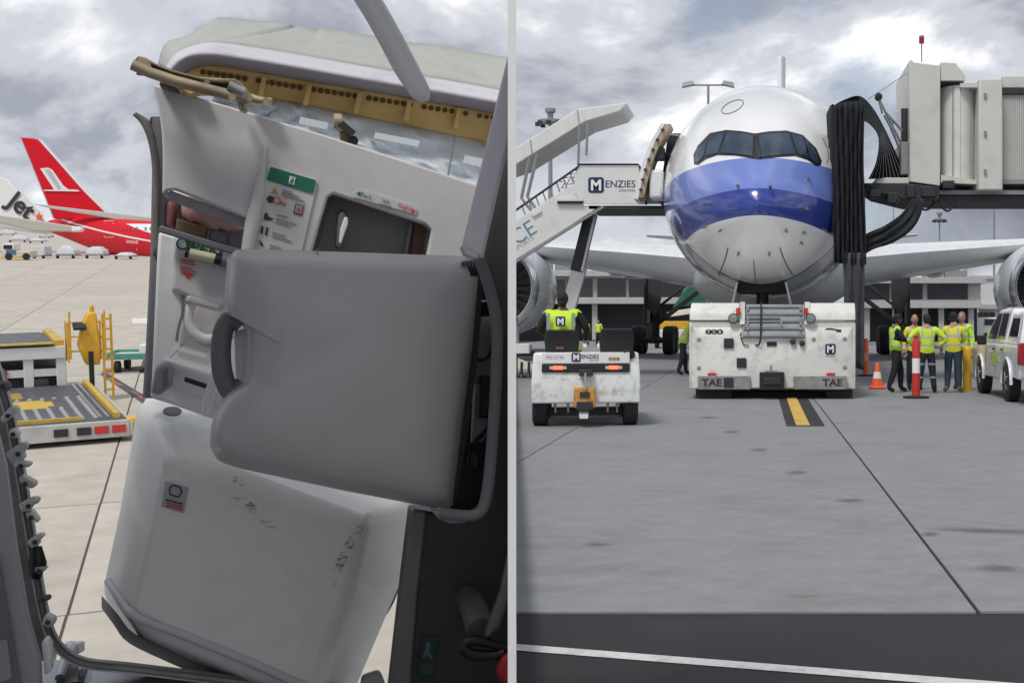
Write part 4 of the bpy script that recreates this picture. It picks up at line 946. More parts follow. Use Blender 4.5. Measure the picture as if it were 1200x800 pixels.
post(1073.5, 467, 1.22, .085, 'red and white bollard post standing before the group of people', 'bollard', M_red, M_wprint)
post(1014.5, 441, 1.02, .085, 'orange delineator post beside the black hanging bellows', 'bollard', M_orange, mat('faded_orange', (.8, .3, .2), .5))
p = RG(1133.5, 459); t = thing('bollard', 'plain yellow steel bollard beside the white pickup', 'bollard', p+V((0, 0, .013)))
MB().lathe([(.10, 0), (.10, .93), (.085, .99), (.04, 1.02), (.005, 1.03)], (0, 0, 0), n=20).build('post', M_yellow, t, smooth=50)
MB().lathe([(.16, 0), (.16, .015), (.11, .02)], (0, 0, 0), n=16).build('base_plate', M_yellow, t)

# ---------------------------------------------------------------- far equipment
def far_thing(name, label, cat, px, py): p = RG(px, py); return thing(name, label, cat, p+V((0, 0, .013))), p.y/F
t, k_ = far_thing('access_steps', 'yellow access steps with hand rails under the left wing', 'steps', 697, 398)
for s_ in (-.5, .5):
    MB().bar((s_-.3, 0, .1), (s_+.1, 0, 2.4), .1, .1).bar((s_-.6, .6, .1), (s_-.2, .6, 2.4), .1, .1).build('frame_leg', M_yellow, t)
for k in range(5): MB().box((-.1+.08*k, .3, .4+.45*k), (1.1, .7, .06)).build('step', M_yellow, t)
MB().tube([(-.8, 0, 1.2), (.2, 0, 3.1), (1.6, 0, 2.4)], .05, 6).build('hand_rail', M_yellow, t)
t, k_ = far_thing('work_stand', 'white lattice work stand under the left wing', 'work stand', 686, 396)
for x in (-1.2, -.4, .4, 1.2): MB().bar((x, 0, 0), (x, 0, 2.6), .09, .09).build('upright', M_white, t)
for z in (1.0, 1.7, 2.5): MB().bar((-1.2, 0, z), (1.2, 0, z), .12, .12).build('rail', M_white, t)
t, k_ = far_thing('tow_cart', 'red and white tow cart parked in front of the left terminal', 'cart', 727, 395)
MB().box((0, 1, .75), (2.2, 2.6, .6)).build('body', M_red, t, bevel=.08); MB().box((0, 1, 1.2), (1.9, 1.6, .45)).build('canopy', M_white, t, bevel=.08)
for x in (-.9, .9): MB().lathe([(.1, -.1), (.35, -.1), (.35, .1), (.1, .1)], (x, .1, .36), 'X', 14).build('wheel', M_black, t)
t, k_ = far_thing('belt_loader', 'yellow and white belt loader behind the tow tractor beside a walking worker', 'belt loader', 786, 408)
MB().box((0, 1.0, .8), (2.2, 3.4, .7)).build('chassis', M_white, t, bevel=.06); MB().box((.2, .9, 1.4), (1.9, 3, .5)).build('guard', M_yellow, t, bevel=.05)
MB().loft([[(-.3, 1, 1.9), (2.6, 1, 2.3), (2.6, 2, 2.3), (-.3, 2, 1.9)], [(-.3, 1, 2.2), (2.6, 1, 2.7), (2.6, 2, 2.7), (-.3, 2, 2.2)]]).build('conveyor', M_white, t, bevel=.03)
for x in (-.8, .8): MB().lathe([(.1, -.12), (.42, -.12), (.42, .12), (.1, .12)], (x, -.4, .43), 'X', 16).build('wheel', M_black, t)
MB().prism([(.0, 1.2, 2.5), (2.4, 1.2, 2.75), (1.9, 1.2, 4.0), (1.2, 1.2, 4.15)], (0, 1, 0)).build('green_cover', mat('green_tarp', (.02, .13, .08), .7, var=.3), t, bevel=.1)
t, k_ = far_thing('service_trailer', 'white service trailer by the terminal behind the group', 'trailer', 1172, 400)
MB().box((0, 1, 1.2), (4.2, 3, 1.6)).build('body', M_white, t, bevel=.06); MB().box((-.3, -.55, 1.6), (2.2, .1, .5)).build('window', M_glass, t)
for x in (-1.3, 1.3): MB().lathe([(.1, -.12), (.38, -.12), (.38, .12), (.1, .12)], (x, -.3, .39), 'X', 16).build('wheel', M_black, t)
# ================================================================== PEOPLE
def hivis(name, col, bands, straps=True, stripe=(.42, .45, .43)):
    if name in MATS: return MATS[name]
    m = mat(name, col, .7, var=.10, scale=9, bump=.5, bscale=18); t = m.node_tree; b = t.nodes['Principled BSDF']
    src = b.inputs['Base Color'].links[0].from_socket
    tcn = t.nodes.new('ShaderNodeTexCoord'); s_ = t.nodes.new('ShaderNodeSeparateXYZ'); t.links.new(tcn.outputs['Object'], s_.inputs[0])
    def mth(op, a, b_):
        q = t.nodes.new('ShaderNodeMath'); q.operation = op
        for i, x in enumerate((a, b_)):
            if isinstance(x, (int, float)): q.inputs[i].default_value = x
            else: t.links.new(x, q.inputs[i])
        return q.outputs[0]
    x, z = s_.outputs[0], s_.outputs[2]; acc = None
    tests = [mth('MULTIPLY', mth('GREATER_THAN', z, a), mth('LESS_THAN', z, c)) for a, c in bands]
    if straps:
        ax = mth('ABSOLUTE', x, 0); tests.append(mth('MULTIPLY', mth('MULTIPLY', mth('GREATER_THAN', ax, .085), mth('LESS_THAN', ax, .13)), mth('GREATER_THAN', z, bands[-1][1])))
    acc = tests[0]
    for q in tests[1:]: acc = mth('MAXIMUM', acc, q)
    mm = t.nodes.new('ShaderNodeMix'); mm.data_type = 'RGBA'; t.links.new(acc, mm.inputs[0]); t.links.new(src, mm.inputs[6]); mm.inputs[7].default_value = (*stripe, 1)
    t.links.new(mm.outputs[2], b.inputs['Base Color']); return m
M_skin = mat('skin', (.42, .23, .16), .55, var=.1)
M_skin2 = mat('skin_dark', (.16, .085, .055), .55, var=.1)
M_hair = mat('dark_hair', (.02, .017, .015), .7, var=.3, scale=40)
M_ghair = mat('grey_hair', (.2, .19, .18), .7, var=.3, scale=40)
M_navyc = mat('navy_cloth', (.014, .017, .03), .8, var=.25, scale=14, bump=.4, bscale=16)
M_blackc = mat('black_cloth', (.011, .011, .013), .8, var=.25, scale=14, bump=.4, bscale=16)
M_jean = mat('jeans', (.035, .055, .09), .8, var=.3, scale=16, bump=.4, bscale=16)
M_boot = mat('black_boots', (.012, .011, .01), .6)
M_tan = mat('tan_boots', (.28, .19, .11), .65, var=.2)
LIME = (.50, .78, .04); YEL = (.72, .70, .03)
def skin_mesh(verts, edges, rads, root, sub=2):
    me = bpy.data.meshes.new('sk'); me.from_pydata([tuple(v) for v in verts], edges, []); ob = bpy.data.objects.new('sk', me); COL.objects.link(ob)
    sm = ob.modifiers.new('s', 'SKIN'); sm.use_smooth_shade = True; sm.branch_smoothing = .6
    for i, r in enumerate(rads):
        d_ = me.skin_vertices[0].data[i]; d_.radius = r if isinstance(r, tuple) else (r, r); d_.use_root = (i == root)
    ss = ob.modifiers.new('u', 'SUBSURF'); ss.levels = sub; ss.render_levels = sub
    dg = bpy.context.evaluated_depsgraph_get(); out = bpy.data.meshes.new_from_object(ob.evaluated_get(dg))
    bpy.data.objects.remove(ob); bpy.data.meshes.remove(me); return out
def ellipsoid(c, r, n=14, m=9, zmin=-1.0, ymax=None):
    rings = []
    for i in range(m+1):
        t_ = math.asin(zmin)+(math.pi/2-math.asin(zmin))*i/m; t_ = min(t_, math.pi/2-.02); rings.append([V((c[0]+r[0]*math.cos(t_)*math.cos(2*math.pi*k/n), c[1]+r[1]*math.cos(t_)*math.sin(2*math.pi*k/n), c[2]+r[2]*math.sin(t_))) for k in range(n)])
    return rings
def person(label, loc, rot, pose, top, legs, shoes, hair, skin=M_skin, vest=None, cap=None, group=None, scale=1.0, bulk=1.0):
    """pose: joints in metres for a 1.75 m figure that faces +y; L / R = the figure's own sides at -x / +x"""
    J = dict(pelvis=(0, 0, .95), spine=(0, 0, 1.12), chest=(0, .0, 1.32), neck=(0, .0, 1.475), head=(0, .02, 1.56),
             shL=(-.17, 0, 1.42), elL=(-.24, -.02, 1.14), wrL=(-.25, .06, .9), haL=(-.245, .09, .82), shR=(.17, 0, 1.42), elR=(.24, -.02, 1.14), wrR=(.25, .06, .9), haR=(.245, .09, .82),
             hpL=(-.095, 0, .88), knL=(-.11, .02, .49), anL=(-.12, -.01, .09), toL=(-.13, .15, .035), hpR=(.095, 0, .88), knR=(.11, .02, .49), anR=(.12, -.01, .09), toR=(.13, .15, .035))
    J.update(pose); b_ = bulk
    Rd = dict(pelvis=(.17*b_, .13*b_), spine=(.17*b_, .125*b_), chest=(.19*b_, .13*b_), neck=.062, head=.06, sh=.088, el=.064, wr=.048, ha=.04, hp=.115, kn=.086, an=.062, to=.045)
    names = list(J); idx = {n: i for i, n in enumerate(names)}
    ch = [('pelvis', 'spine'), ('spine', 'chest'), ('chest', 'neck'), ('neck', 'head')]
    for s_ in 'LR': ch += [('chest', 'sh'+s_), ('sh'+s_, 'el'+s_), ('el'+s_, 'wr'+s_), ('wr'+s_, 'ha'+s_), ('pelvis', 'hp'+s_), ('hp'+s_, 'kn'+s_), ('kn'+s_, 'an'+s_), ('an'+s_, 'to'+s_)]
    rad = [Rd.get(n, Rd.get(n[:2])) for n in names]
    vs_ = [V(J[n]) for n in names]
    me = skin_mesh(vs_, [(idx[a], idx[c]) for a, c in ch], rad, 0, 1)
    verts = [v.co.copy() for v in me.vertices]; faces = [tuple(p.vertices) for p in me.polygons]; bpy.data.meshes.remove(me)
    reg = {'pelvis': 'leg', 'spine': 'top', 'chest': 'top', 'neck': 'skin', 'head': 'skin'}
    hem = J['pelvis'][2]-.06
    def region(c):
        best = None
        for a, d_ in ch:
            p, q = V(J[a]), V(J[d_]); u = max(0, min(1, (c-p).dot(q-p)/max(1e-9, (q-p).length_squared))); dist = (c-(p+(q-p)*u)).length
            if best is None or dist < best[0]: best = (dist, a[:2], d_[:2], u, a, d_)
        _, a, d_, u, A, D_ = best
        if D_ in ('neck',): return 'top' if u < .75 else 'skin'
        if D_ == 'head': return 'skin'
        if d_ == 'ha': return 'skin'
        if a == 'el' and u > .85: return 'skin'
        if a == 'ch' and d_ == 'sh': return 'top'
        if a == 'sh' and d_ == 'el' and u < .1: return 'top'
        if d_ in ('sh', 'el', 'wr'): return 'arm'
        if a in ('pe', 'sp', 'ch') and d_ in ('hp', 'sp', 'ch') or d_ == 'kn':
            if d_ == 'kn' and c.z < hem: return 'leg'
            return 'top' if c.z > hem else 'leg'
        if D_ == 'spine': return 'top' if u > .25 else 'leg'
        if d_ == 'to' or (d_ == 'an' and u > .88): return 'shoe'
        return 'leg'
    fm = [region(sum((verts[i] for i in f), V())/len(f)) for f in faces]
    hc = V(J['head'])+V((0, .015, .07))
    B = MB(); B.v = verts[:]; B.f = faces[:]
    def add_rings(rings, r): n0 = len(B.f); B.loft(rings); fm.extend([r]*(len(B.f)-n0))
    add_rings(ellipsoid(hc, (.076, .098, .118)), 'skin')
    add_rings(ellipsoid(hc+V((0, .1, -.02)), (.014, .02, .026), 8, 5), 'skin')                       # nose
    for s_ in (-1, 1): add_rings(ellipsoid(hc+V((s_*.077, -.005, -.01)), (.012, .02, .032), 8, 5), 'skin')   # ears
    for s_ in (-1, 1): add_rings(ellipsoid(hc+V((s_*.03, .088, .01)), (.012, .008, .008), 8, 4), 'eye')
    add_rings(ellipsoid(hc+V((0, .088, -.062)), (.025, .008, .008), 8, 4), 'lip')
    for s_ in 'LR':                                                                                  # palm, four fingers and a thumb
        h, w_ = V(J['ha'+s_]), V(J['wr'+s_]); d_ = (h-w_).normalized(); sx = d_.cross(V((0, 1, 0)) if abs(d_.y) < .8 else V((1, 0, 0))).normalized(); bn = sx.cross(d_).normalized()
        for k in range(4):
            o_ = h+sx*((k-1.5)*.019)+d_*.015; l = (.06, .072, .068, .052)[k]
            n0 = len(B.f); B.tube([o_, o_+d_*l*.5+bn*.006, o_+d_*l*.85+bn*.026], [.0095, .009, .007], 6); fm.extend(['skin']*(len(B.f)-n0))
        n0 = len(B.f); o_ = h-sx*.03-d_*.02; B.tube([o_, o_-sx*.02+d_*.03+bn*.012, o_-sx*.018+d_*.055+bn*.022], [.012, .0105, .008], 6); fm.extend(['skin']*(len(B.f)-n0))
    M = Matrix.Translation(V(loc)) @ Matrix.Rotation(rot, 4, 'Z') @ Matrix.Scale(scale, 4)
    root = thing('person', label, 'person', M, group)
    body = B.build('body', None, root, smooth=180)
    slots = {'skin': skin, 'eye': M_boot, 'lip': M_red, 'top': top, 'arm': top, 'leg': legs, 'shoe': shoes}
    order = list(slots)
    for k in order: body.data.materials.append(slots[k])
    for p, r in zip(body.data.polygons, fm): p.material_index = order.index(r)
    if vest:
        keep = [f for f, r in zip(faces, fm) if r == 'top' or (r == 'leg' and sum(verts[i].z for i in f)/len(f) > hem)]
        bm = bmesh.new(); mp = {}
        for f in keep:
            for i in f:
                if i not in mp: mp[i] = bm.verts.new(verts[i])
            try: bm.faces.new([mp[i] for i in f])
            except ValueError: pass
        bm.normal_update()
        for v in bm.verts: v.co += v.normal*.022
        vm = bpy.data.meshes.new('vest'); bm.to_mesh(vm); bm.free(); vm.materials.append(vest)
        vo = bpy.data.objects.new('vest', vm); COL.objects.link(vo); vo.parent = root; MW[vo.name] = M
        so = vo.modifiers.new('s', 'SOLIDIFY'); so.thickness = .012
        for p in vm.polygons: p.use_smooth = True
    if hair: MB().loft(ellipsoid(hc+V((0, -.012, .012)), (.083, .1, .118), 16, 8, zmin=-.05)).loft(ellipsoid(hc+V((0, -.035, -.02)), (.078, .075, .09), 14, 8)).build('hair', hair, root, smooth=180)
    if cap: MB().loft(ellipsoid(hc+V((0, -.005, .022)), (.09, .108, .112), 16, 8, zmin=-.25)).build('cap', cap, root, smooth=180)
    return root
V_lime = hivis('lime_vest', LIME, [(1.0, 1.05), (1.16, 1.21)])
V_limep = hivis('lime_vest_plain', (.55, .80, .05), [(2.0, 2.1)], False)
V_limes = hivis('lime_shirt', (.56, .76, .04), [(1.03, 1.075), (1.2, 1.245)])
V_yel = hivis('yellow_shirt', (.72, .66, .03), [(1.0, 1.06), (1.2, 1.26)])
V_trou = hivis('banded_trousers', (.014, .017, .03), [(.33, .37), (.62, .665)], False, (.3, .31, .31))
Z0 = .018
def at(px, py): p = RG(px, py); return (p.x, p.y, Z0)
# driver of the baggage tractor, seated, back to the camera
dr = V(((655-PX)/78.3-.04, 19.15+.60, .22))
person('driver in black cap and plain lime vest sitting on the baggage tractor', dr, R(2), dict(pelvis=(0, 0, .98), spine=(0, -.02, 1.16), chest=(0, -.02, 1.38), neck=(0, 0, 1.55), head=(0, .03, 1.63), shL=(-.22, 0, 1.5), shR=(.22, 0, 1.5),
       elL=(-.37, .08, 1.22), wrL=(-.2, .33, 1.15), haL=(-.14, .4, 1.18), elR=(.38, .06, 1.24), wrR=(.34, .3, 1.08), haR=(.32, .38, 1.05),
       hpL=(-.12, .02, .93), knL=(-.17, .45, .95), anL=(-.17, .55, .52), toL=(-.17, .7, .47), hpR=(.12, .02, .93), knR=(.17, .45, .95), anR=(.17, .55, .52), toR=(.17, .7, .47)), M_blackc, M_navyc, M_boot, M_hair, vest=V_limep, cap=M_blackc, bulk=1.38)
dv = bpy.data.objects['person']
e = MB().prism([(x, -.225, z) for x, z in rrect(0, 1.37, .15, .15, .02)], (0, -.008, 0)).build('vest_print', M_navy, dv)
text('lettering', 'M', .14, (0, -.237, 1.322), (1, 0, 0), (0, 0, 1), M_wprint, e, off=.03)
MB().box((0, -.222, 1.235), (.17, .012, .012)).build('vest_print', M_navy, dv); MB().box((0, -.222, 1.205), (.14, .012, .008)).build('vest_print', M_navy, dv)
for s_ in (-1, 1): MB().box((s_*.19, -.2, 1.33), (.05, .03, .33)).build('reflective_strip', mat('reflective', (.30, .33, .32), .4), dv)
G5 = None
person('worker in black cap and trousers with lime vest facing the group beside the cone', at(1049, 460.5), R(-75), dict(hpL=(-.09, .05, .88), knL=(-.1, .17, .5), anL=(-.1, .17, .09), toL=(-.1, .33, .035), knR=(.1, -.05, .5), anR=(.1, -.2, .1), toR=(.1, -.05, .035),
       elL=(-.25, .1, 1.16), wrL=(-.1, .27, 1.2), haL=(-.03, .3, 1.22), elR=(.25, .1, 1.16), wrR=(.1, .27, 1.18), haR=(.03, .3, 1.2), neck=(0, .02, 1.475), head=(0, .05, 1.56)), M_blackc, M_blackc, M_boot, M_hair, M_skin2, vest=V_lime, cap=M_blackc, scale=1.0)
person('bald person in yellow top mostly hidden behind the one with hands on hips', at(1071.5, 457.5), R(185), dict(), V_yel, M_navyc, M_boot, None)
person('person in lime banded shirt standing with hands on hips and back turned', at(1086, 461.5), R(3), dict(elL=(-.43, -.08, 1.17), wrL=(-.25, .04, 1.02), haL=(-.19, .08, 1.0), elR=(.43, -.08, 1.17), wrR=(.25, .04, 1.02), haR=(.19, .08, 1.0), shL=(-.19, 0, 1.42), shR=(.19, 0, 1.42),
       knL=(-.13, .03, .49), anL=(-.17, 0, .09), toL=(-.21, .15, .035), knR=(.13, .03, .49), anR=(.17, 0, .09), toR=(.21, .15, .035)), V_limes, V_trou, M_boot, M_hair, bulk=1.12, scale=1.0)
person('person in yellow shirt, jeans and tan boots with back turned near yellow bollard', at(1117, 460.5), R(-8), dict(elL=(-.27, .04, 1.16), wrL=(-.26, .1, .95), haL=(-.25, .12, .88), elR=(.25, .1, 1.15), wrR=(.18, .27, 1.1), haR=(.12, .32, 1.1),
       knL=(-.11, .02, .49), anL=(-.13, 0, .09), toL=(-.2, .13, .035), knR=(.11, .02, .49), anR=(.13, 0, .09), toR=(.19, .14, .035)), V_yel, M_jean, M_tan, M_hair, cap=M_blackc, bulk=1.1, scale=1.02)
person('grey haired person in lime vest half hidden behind the one in jeans', at(1127.5, 457), R(150), dict(), V_lime, M_navyc, M_boot, M_ghair, vest=V_lime, scale=1.03)
person('worker in lime vest and navy trousers stooping beside the tow tractor', (RG(799.5, 440).x, RG(799.5, 440).y, Z0), R(-70), dict(spine=(0, .05, 1.1), chest=(0, .16, 1.27), neck=(0, .3, 1.37), head=(0, .39, 1.42), shL=(-.17, .2, 1.36), shR=(.17, .2, 1.36), elL=(-.22, .34, 1.12), wrL=(-.18, .55, 1.05), haL=(-.16, .62, 1.03),
       elR=(.22, .34, 1.12), wrR=(.18, .55, 1.05), haR=(.16, .62, 1.03), knL=(-.1, .12, .5), anL=(-.1, .14, .09), toL=(-.1, .3, .035), knR=(.1, -.02, .5), anR=(.1, -.16, .1), toR=(.1, 0, .035)), M_navyc, M_navyc, M_boot, M_hair, vest=V_lime, scale=1.02)
person('distant worker in lime vest beside the yellow steps, partly behind the driver', at(687, 405), R(0), dict(), V_lime, M_navyc, M_boot, M_hair, vest=V_limep)
person('distant worker in lime vest standing between yellow steps and empty tractor seat', at(701.5, 406), R(170), dict(), V_lime, M_navyc, M_boot, M_hair, vest=V_limep)
person('person in pale jacket standing by the stabilisers of the passenger stairs', at(603.5, 443), R(90), dict(), mat('pale_jacket', (.5, .5, .46), .7), V_limep, M_boot, M_hair)
# ================================================================== DAMAGED DOOR SEEN FROM THE CABIN
M_lin = mat('door_lining', (.62, .61, .62), .45, var=.05, scale=3, bump=.05, bscale=40, dirt=(.36, .34, .33), dirt_amt=.25, dirt_scale=4)
M_linw = mat('door_lining_white', (.82, .82, .82), .42, var=.03, scale=5)
M_bus = mat('slide_cover', (.80, .80, .77), .4, var=.04, scale=3, bump=.03, bscale=30, coat=.1, dirt=(.46, .42, .36), dirt_amt=.3, dirt_scale=3)
M_fold = mat('seat_shell', (.52, .515, .52), .34, var=.04, scale=3, bump=.03, bscale=50, coat=.1, dirt=(.33, .32, .31), dirt_amt=.25, dirt_scale=4)
M_dgrey = mat('dark_grey_plastic', (.16, .16, .175), .45, var=.08)
M_mgrey = mat('mid_grey_plastic', (.30, .30, .32), .45, var=.06)
M_kwall = mat('shaded_cabin_wall', (.045, .044, .046), .5, var=.15, scale=4)  # shade on the wall panel is put into this dark colour
M_kplastic = mat('black_plastic', (.008, .008, .009), .4, var=.2)
M_prim = mat('yellow_primer', (.78, .54, .20), .55, var=.12, scale=6, dirt=(.45, .28, .1), dirt_amt=.5, dirt_scale=5)
M_skin_out = mat('greenish_skin', (.43, .45, .41), .55, var=.1, scale=3, dirt=(.27, .27, .24), dirt_amt=.7, dirt_scale=3, stretch=(3, 3, .7))
M_lav = mat('seal_light', (.62, .60, .66), .45, var=.06, dirt=(.2, .19, .2), dirt_amt=.5, dirt_scale=6)
M_lavd = mat('seal_dark', (.34, .32, .37), .5, var=.06)
M_blue = mat('insulation_foil', (.80, .87, .93), .4, var=.05, scale=6, bump=.25, bscale=9, coat=.2)
M_tanm = mat('hinge_alloy', (.46, .38, .27), .42, .5, var=.2, scale=10, dirt=(.14, .1, .06), dirt_amt=.7, dirt_scale=6)
M_frm = mat('frame_alloy', (.50, .495, .49), .5, .1, var=.2, scale=12, dirt=(.08, .07, .06), dirt_amt=.6, dirt_scale=6)
M_green = mat('green_print', (.01, .15, .085), .45, var=.05)
M_redp = mat('red_print', (.6, .05, .06), .5)
def qpoly(pts, d): return [QP(p[0], p[1], p[2] if len(p) > 2 else d) for p in pts]
def qprism(pts, d, th, holes=()): return MB().prism(qpoly(pts, d), QF*th, [qpoly(h, d) for h in holes])
DX, DY = (QP(555, 215, 3.75)-QP(178, 98, 3.75)).normalized(), None           # reading direction of the tilted door
DN = -QF; DY = DN.cross(DX).normalized()
if DY.z < 0: DY = -DY
door = thing('aircraft_door', 'damaged grey aircraft door leaning in the doorway with placards and bulging slide cover', 'aircraft door', QP(290, 800, 3.9))
def W(b, name, m, parent=door, **k): return b.build(name, m, parent, world=True, **k)
# upper lining with the opening of the mode selector
outline = smoothpts([V((x, y, 0)) for x, y in ((178, 98), (186, 130), (190, 165), (190.5, 200), (190, 228))], 3)
outl = [(p.x, p.y) for p in outline]+[(196, 223), (204, 222), (240, 236), (293, 257), (290, 300), (292, 330), (560, 330), (566, 219), (470, 187), (380, 158), (280, 128)]
hole = [(384, 231), (390, 227), (500, 263), (506, 269), (498, 312), (364, 312), (364, 298)]
lin = W(qprism(outl, 3.72, .035, [hole]), 'upper_lining', M_lin, bevel=.006)
W(MB().tube([QP(311, 170, 3.715), QP(303, 225, 3.712), QP(296, 262, 3.712), QP(290, 298, 3.714)], [.004, .016, .02, .018], 10), 'lining_ridge', M_lin, lin, smooth=80)
back = [(393, 232), (497, 266), (490, 312), (372, 312)]
W(MB().loft([qpoly(hole, 3.745), qpoly([(388, 234), (393, 231), (493, 264), (498, 269), (490, 312), (370, 312), (370, 300)], 3.87)], cap=False), 'selector_well', M_mgrey, lin)
W(qprism([(386, 228), (502, 262), (496, 314), (366, 314)], 3.87, .02), 'selector_back', mat('selector_back', (.26, .255, .24), .4, var=.1), lin)
W(qprism([(486, 258), (507, 268), (500, 300), (492, 314), (480, 314)], 3.84, .03), 'selector_side', mat('brown_strip', (.16, .075, .05), .5, var=.3, scale=20), lin)
W(qprism([(480, 262), (484, 263), (474, 314), (470, 314)], 3.838, .03), 'selector_trim', M_grey, lin)
lv = W(MB().loft([qpoly([(394, 252), (398, 244), (407, 246), (408, 256), (402, 292), (392, 292)], 3.79), qpoly([(396, 253), (399, 248), (405, 249), (406, 256), (400, 290), (394, 290)], 3.745)]), 'arming_lever', M_dgrey, lin, bevel=.008)
W(qprism([(404, 254), (408, 255), (408, 262), (400, 286), (397, 284), (399, 268)], 3.738, .012), 'lever_inset', M_linw, lv, bevel=.003)
pk_ = W(qprism([(417, 225), (419, 222), (488, 242), (489, 246), (487, 251), (415, 231)], 3.715, .006), 'selector_label', mat('label_plate', (.58, .58, .58), .4, var=.02), lin)
def dtext(s, size, px, py, m, parent, d=3.712, al='CENTER', off=0.0, xs=1.0): return text('lettering', s, size, QP(px, py, d), DX, DY, m, parent, world=True, align=al, off=off, xs=xs)
dtext('Park', .018, 428.5, 232, M_green, pk_); dtext('Slide', .012, 452, 237.5, M_kprint, pk_); dtext('arming', .012, 451, 242, M_kprint, pk_); dtext('Flight', .018, 474, 245, M_redp, pk_)
W(qprism([(418, 226.5), (422.5, 224), (422, 230)], 3.713, .002), 'arrow', M_green, pk_); W(qprism([(487, 247), (482.5, 244), (482, 250)], 3.713, .002), 'arrow', M_redp, pk_)
# evacuation placard
pl = W(qprism([(314.5, 196), (316, 194.5), (371, 211), (372, 213), (354, 292), (350, 300), (290, 300), (293, 290)], 3.714, .006), 'placard', mat('placard_face', (.60, .60, .585), .35, var=.02), lin)
W(qprism([(316.5, 197), (318, 195.7), (369.5, 211), (370.2, 213), (367, 226), (365, 226.5), (313.5, 211), (313, 209.5)], 3.711, .003), 'placard_header', M_green, pl)
W(qprism([(339.5, 206), (346.5, 208), (344.5, 217), (338, 215.2)], 3.709, .002), 'exit_symbol', M_wprint, pl)
for pts in ([(342.5, 207.8), (344, 208.2), (343.6, 210), (342.2, 209.6)], [(340.6, 211), (344.6, 210.2), (344.4, 212), (342, 213), (343.4, 215.8), (342.4, 216), (340.8, 213.2), (339.2, 215), (338.8, 214.4), (341, 212)]): W(qprism(pts, 3.7075, .0012), 'exit_figure', M_green, pl)
W(qprism([(322.5, 219.5), (325.5, 227.5), (318, 225.8)], 3.711, .003), 'warning_triangle', mat('placard_yellow', (.45, .33, .03), .5), pl)
def disc(px, py, r, d, m, name, par): W(MB().prism([QP(px, py, d)+QR*(r*math.cos(a))+QU*(r*math.sin(a)) for a in [2*math.pi*k/16 for k in range(16)]], QF*.003), name, m, par)
disc(317, 233.5, .0098, 3.711, M_kprint, 'symbol', pl)
W(MB().tube([QP(324.5, 235, 3.71)+QR*(.009*math.cos(a))+QU*(.009*math.sin(a)) for a in [2*math.pi*k/14 for k in range(15)]], .0014, 5), 'symbol', M_redp, pl)
W(MB().tube(smoothpts([QP(328, 240, 3.71), QP(331, 236, 3.71), QP(333, 241, 3.71), QP(335, 238, 3.71)]), .0014, 5), 'symbol', M_redp, pl)
W(qprism([(346, 238), (357, 241), (354, 253), (343.5, 250)], 3.711, .003), 'symbol', mat('symbol_grey', (.12, .12, .13), .5), pl)
W(qprism([(347.3, 240), (355, 242.2), (352.8, 250.8), (345.3, 248.7)], 3.7095, .002), 'symbol', mat('symbol_pink', (.5, .33, .35), .5), pl)
for a, b in (((348.5, 242.5), (351.5, 248.5)), ((352.5, 243.5), (347.5, 247.5))): W(MB().bar(QP(*a, 3.7085), QP(*b, 3.7085), .0016, .0016), 'symbol', M_redp, pl)
for i, (x, y, w_) in enumerate([(331, 222, 12), (331, 225, 20), (330, 228, 27), (324, 251, 14), (323, 256, 24), (323, 260, 18), (319, 272, 16), (318, 276, 24), (316, 287, 14), (315, 291, 20)]):
    W(MB().bar(QP(x, y, 3.711), QP(x+w_, y+w_*.3, 3.711), .0022, .0022), 'printed_line', mat('fine_print', (.22, .22, .22), .5), pl)
for pts in ([(310, 250), (313, 249), (315, 254), (320, 256), (319, 258), (313, 258), (309, 257)], [(306, 265), (309, 265.5), (308, 274), (305, 273)], [(312, 266), (315, 267), (313, 276), (310.5, 275)], [(303.5, 281), (307, 284), (309, 288), (306, 288)]): W(qprism(pts, 3.711, .003), 'pictogram', M_kprint, pl)
# cracked lower edge of the upper lining and what shows behind it
W(qprism([(193, 229), (200, 223), (294, 258), (293, 269), (200, 236)], 3.76, .01), 'torn_lip', mat('torn_lip', (.33, .32, .34), .5), lin)
well = W(qprism([(188, 226), (296, 258), (292, 302), (186, 272)], 3.92, .02), 'stowage_back', mat('stowage_dark', (.09, .085, .085), .6, var=.2), door)
bag = []
for i in range(9):
    u = i/8; c = QP(213+73*u, 243+15*u, 3.84); r = .05*math.sin(math.pi*(.12+.76*u))**.6
    bag.append([c+QU*(r*math.sin(a)*(.9+.15*math.sin(i*2.1+a*3)))+QF*(r*.8*math.cos(a)) for a in [2*math.pi*k/12 for k in range(12)]])
W(MB().loft(bag), 'pink_blanket', mat('pink_foil', (.62, .36, .33), .35, var=.15, scale=14, bump=.8, bscale=26, coat=.2), well, smooth=70)
W(qprism([(207, 256), (243, 266), (240, 279), (205, 270)], 3.80, .1), 'brown_block', mat('brown_block', (.20, .12, .06), .6, var=.3, scale=10), well, bevel=.004)
W(qprism([(196, 234), (207, 238), (204, 268), (194, 266)], 3.82, .08), 'stowage_fitting', mat('maroon_fitting', (.22, .09, .08), .6, var=.3), well, bevel=.01)
W(qprism([(246, 268), (267, 274), (265, 288), (244, 281)], 3.83, .05), 'stowage_box', M_dgrey, well, bevel=.004); W(qprism([(269, 274), (287, 279), (286, 293), (268, 288)], 3.83, .05), 'stowage_box', M_dgrey, well, bevel=.004)
# broken edge of the ridge
W(qprism([(292, 262), (297, 268), (294, 280), (297, 289), (291, 300), (285, 300), (288, 282)], 3.705, .02), 'chipped_edge', mat('chipped_edge', (.55, .47, .38), .6, var=.2, scale=30), lin)
W(MB().bar(QP(187, 268, 3.745), QP(292, 300, 3.745), .03, .018, QU), 'stowage_sill', M_dgrey, door, bevel=.004)
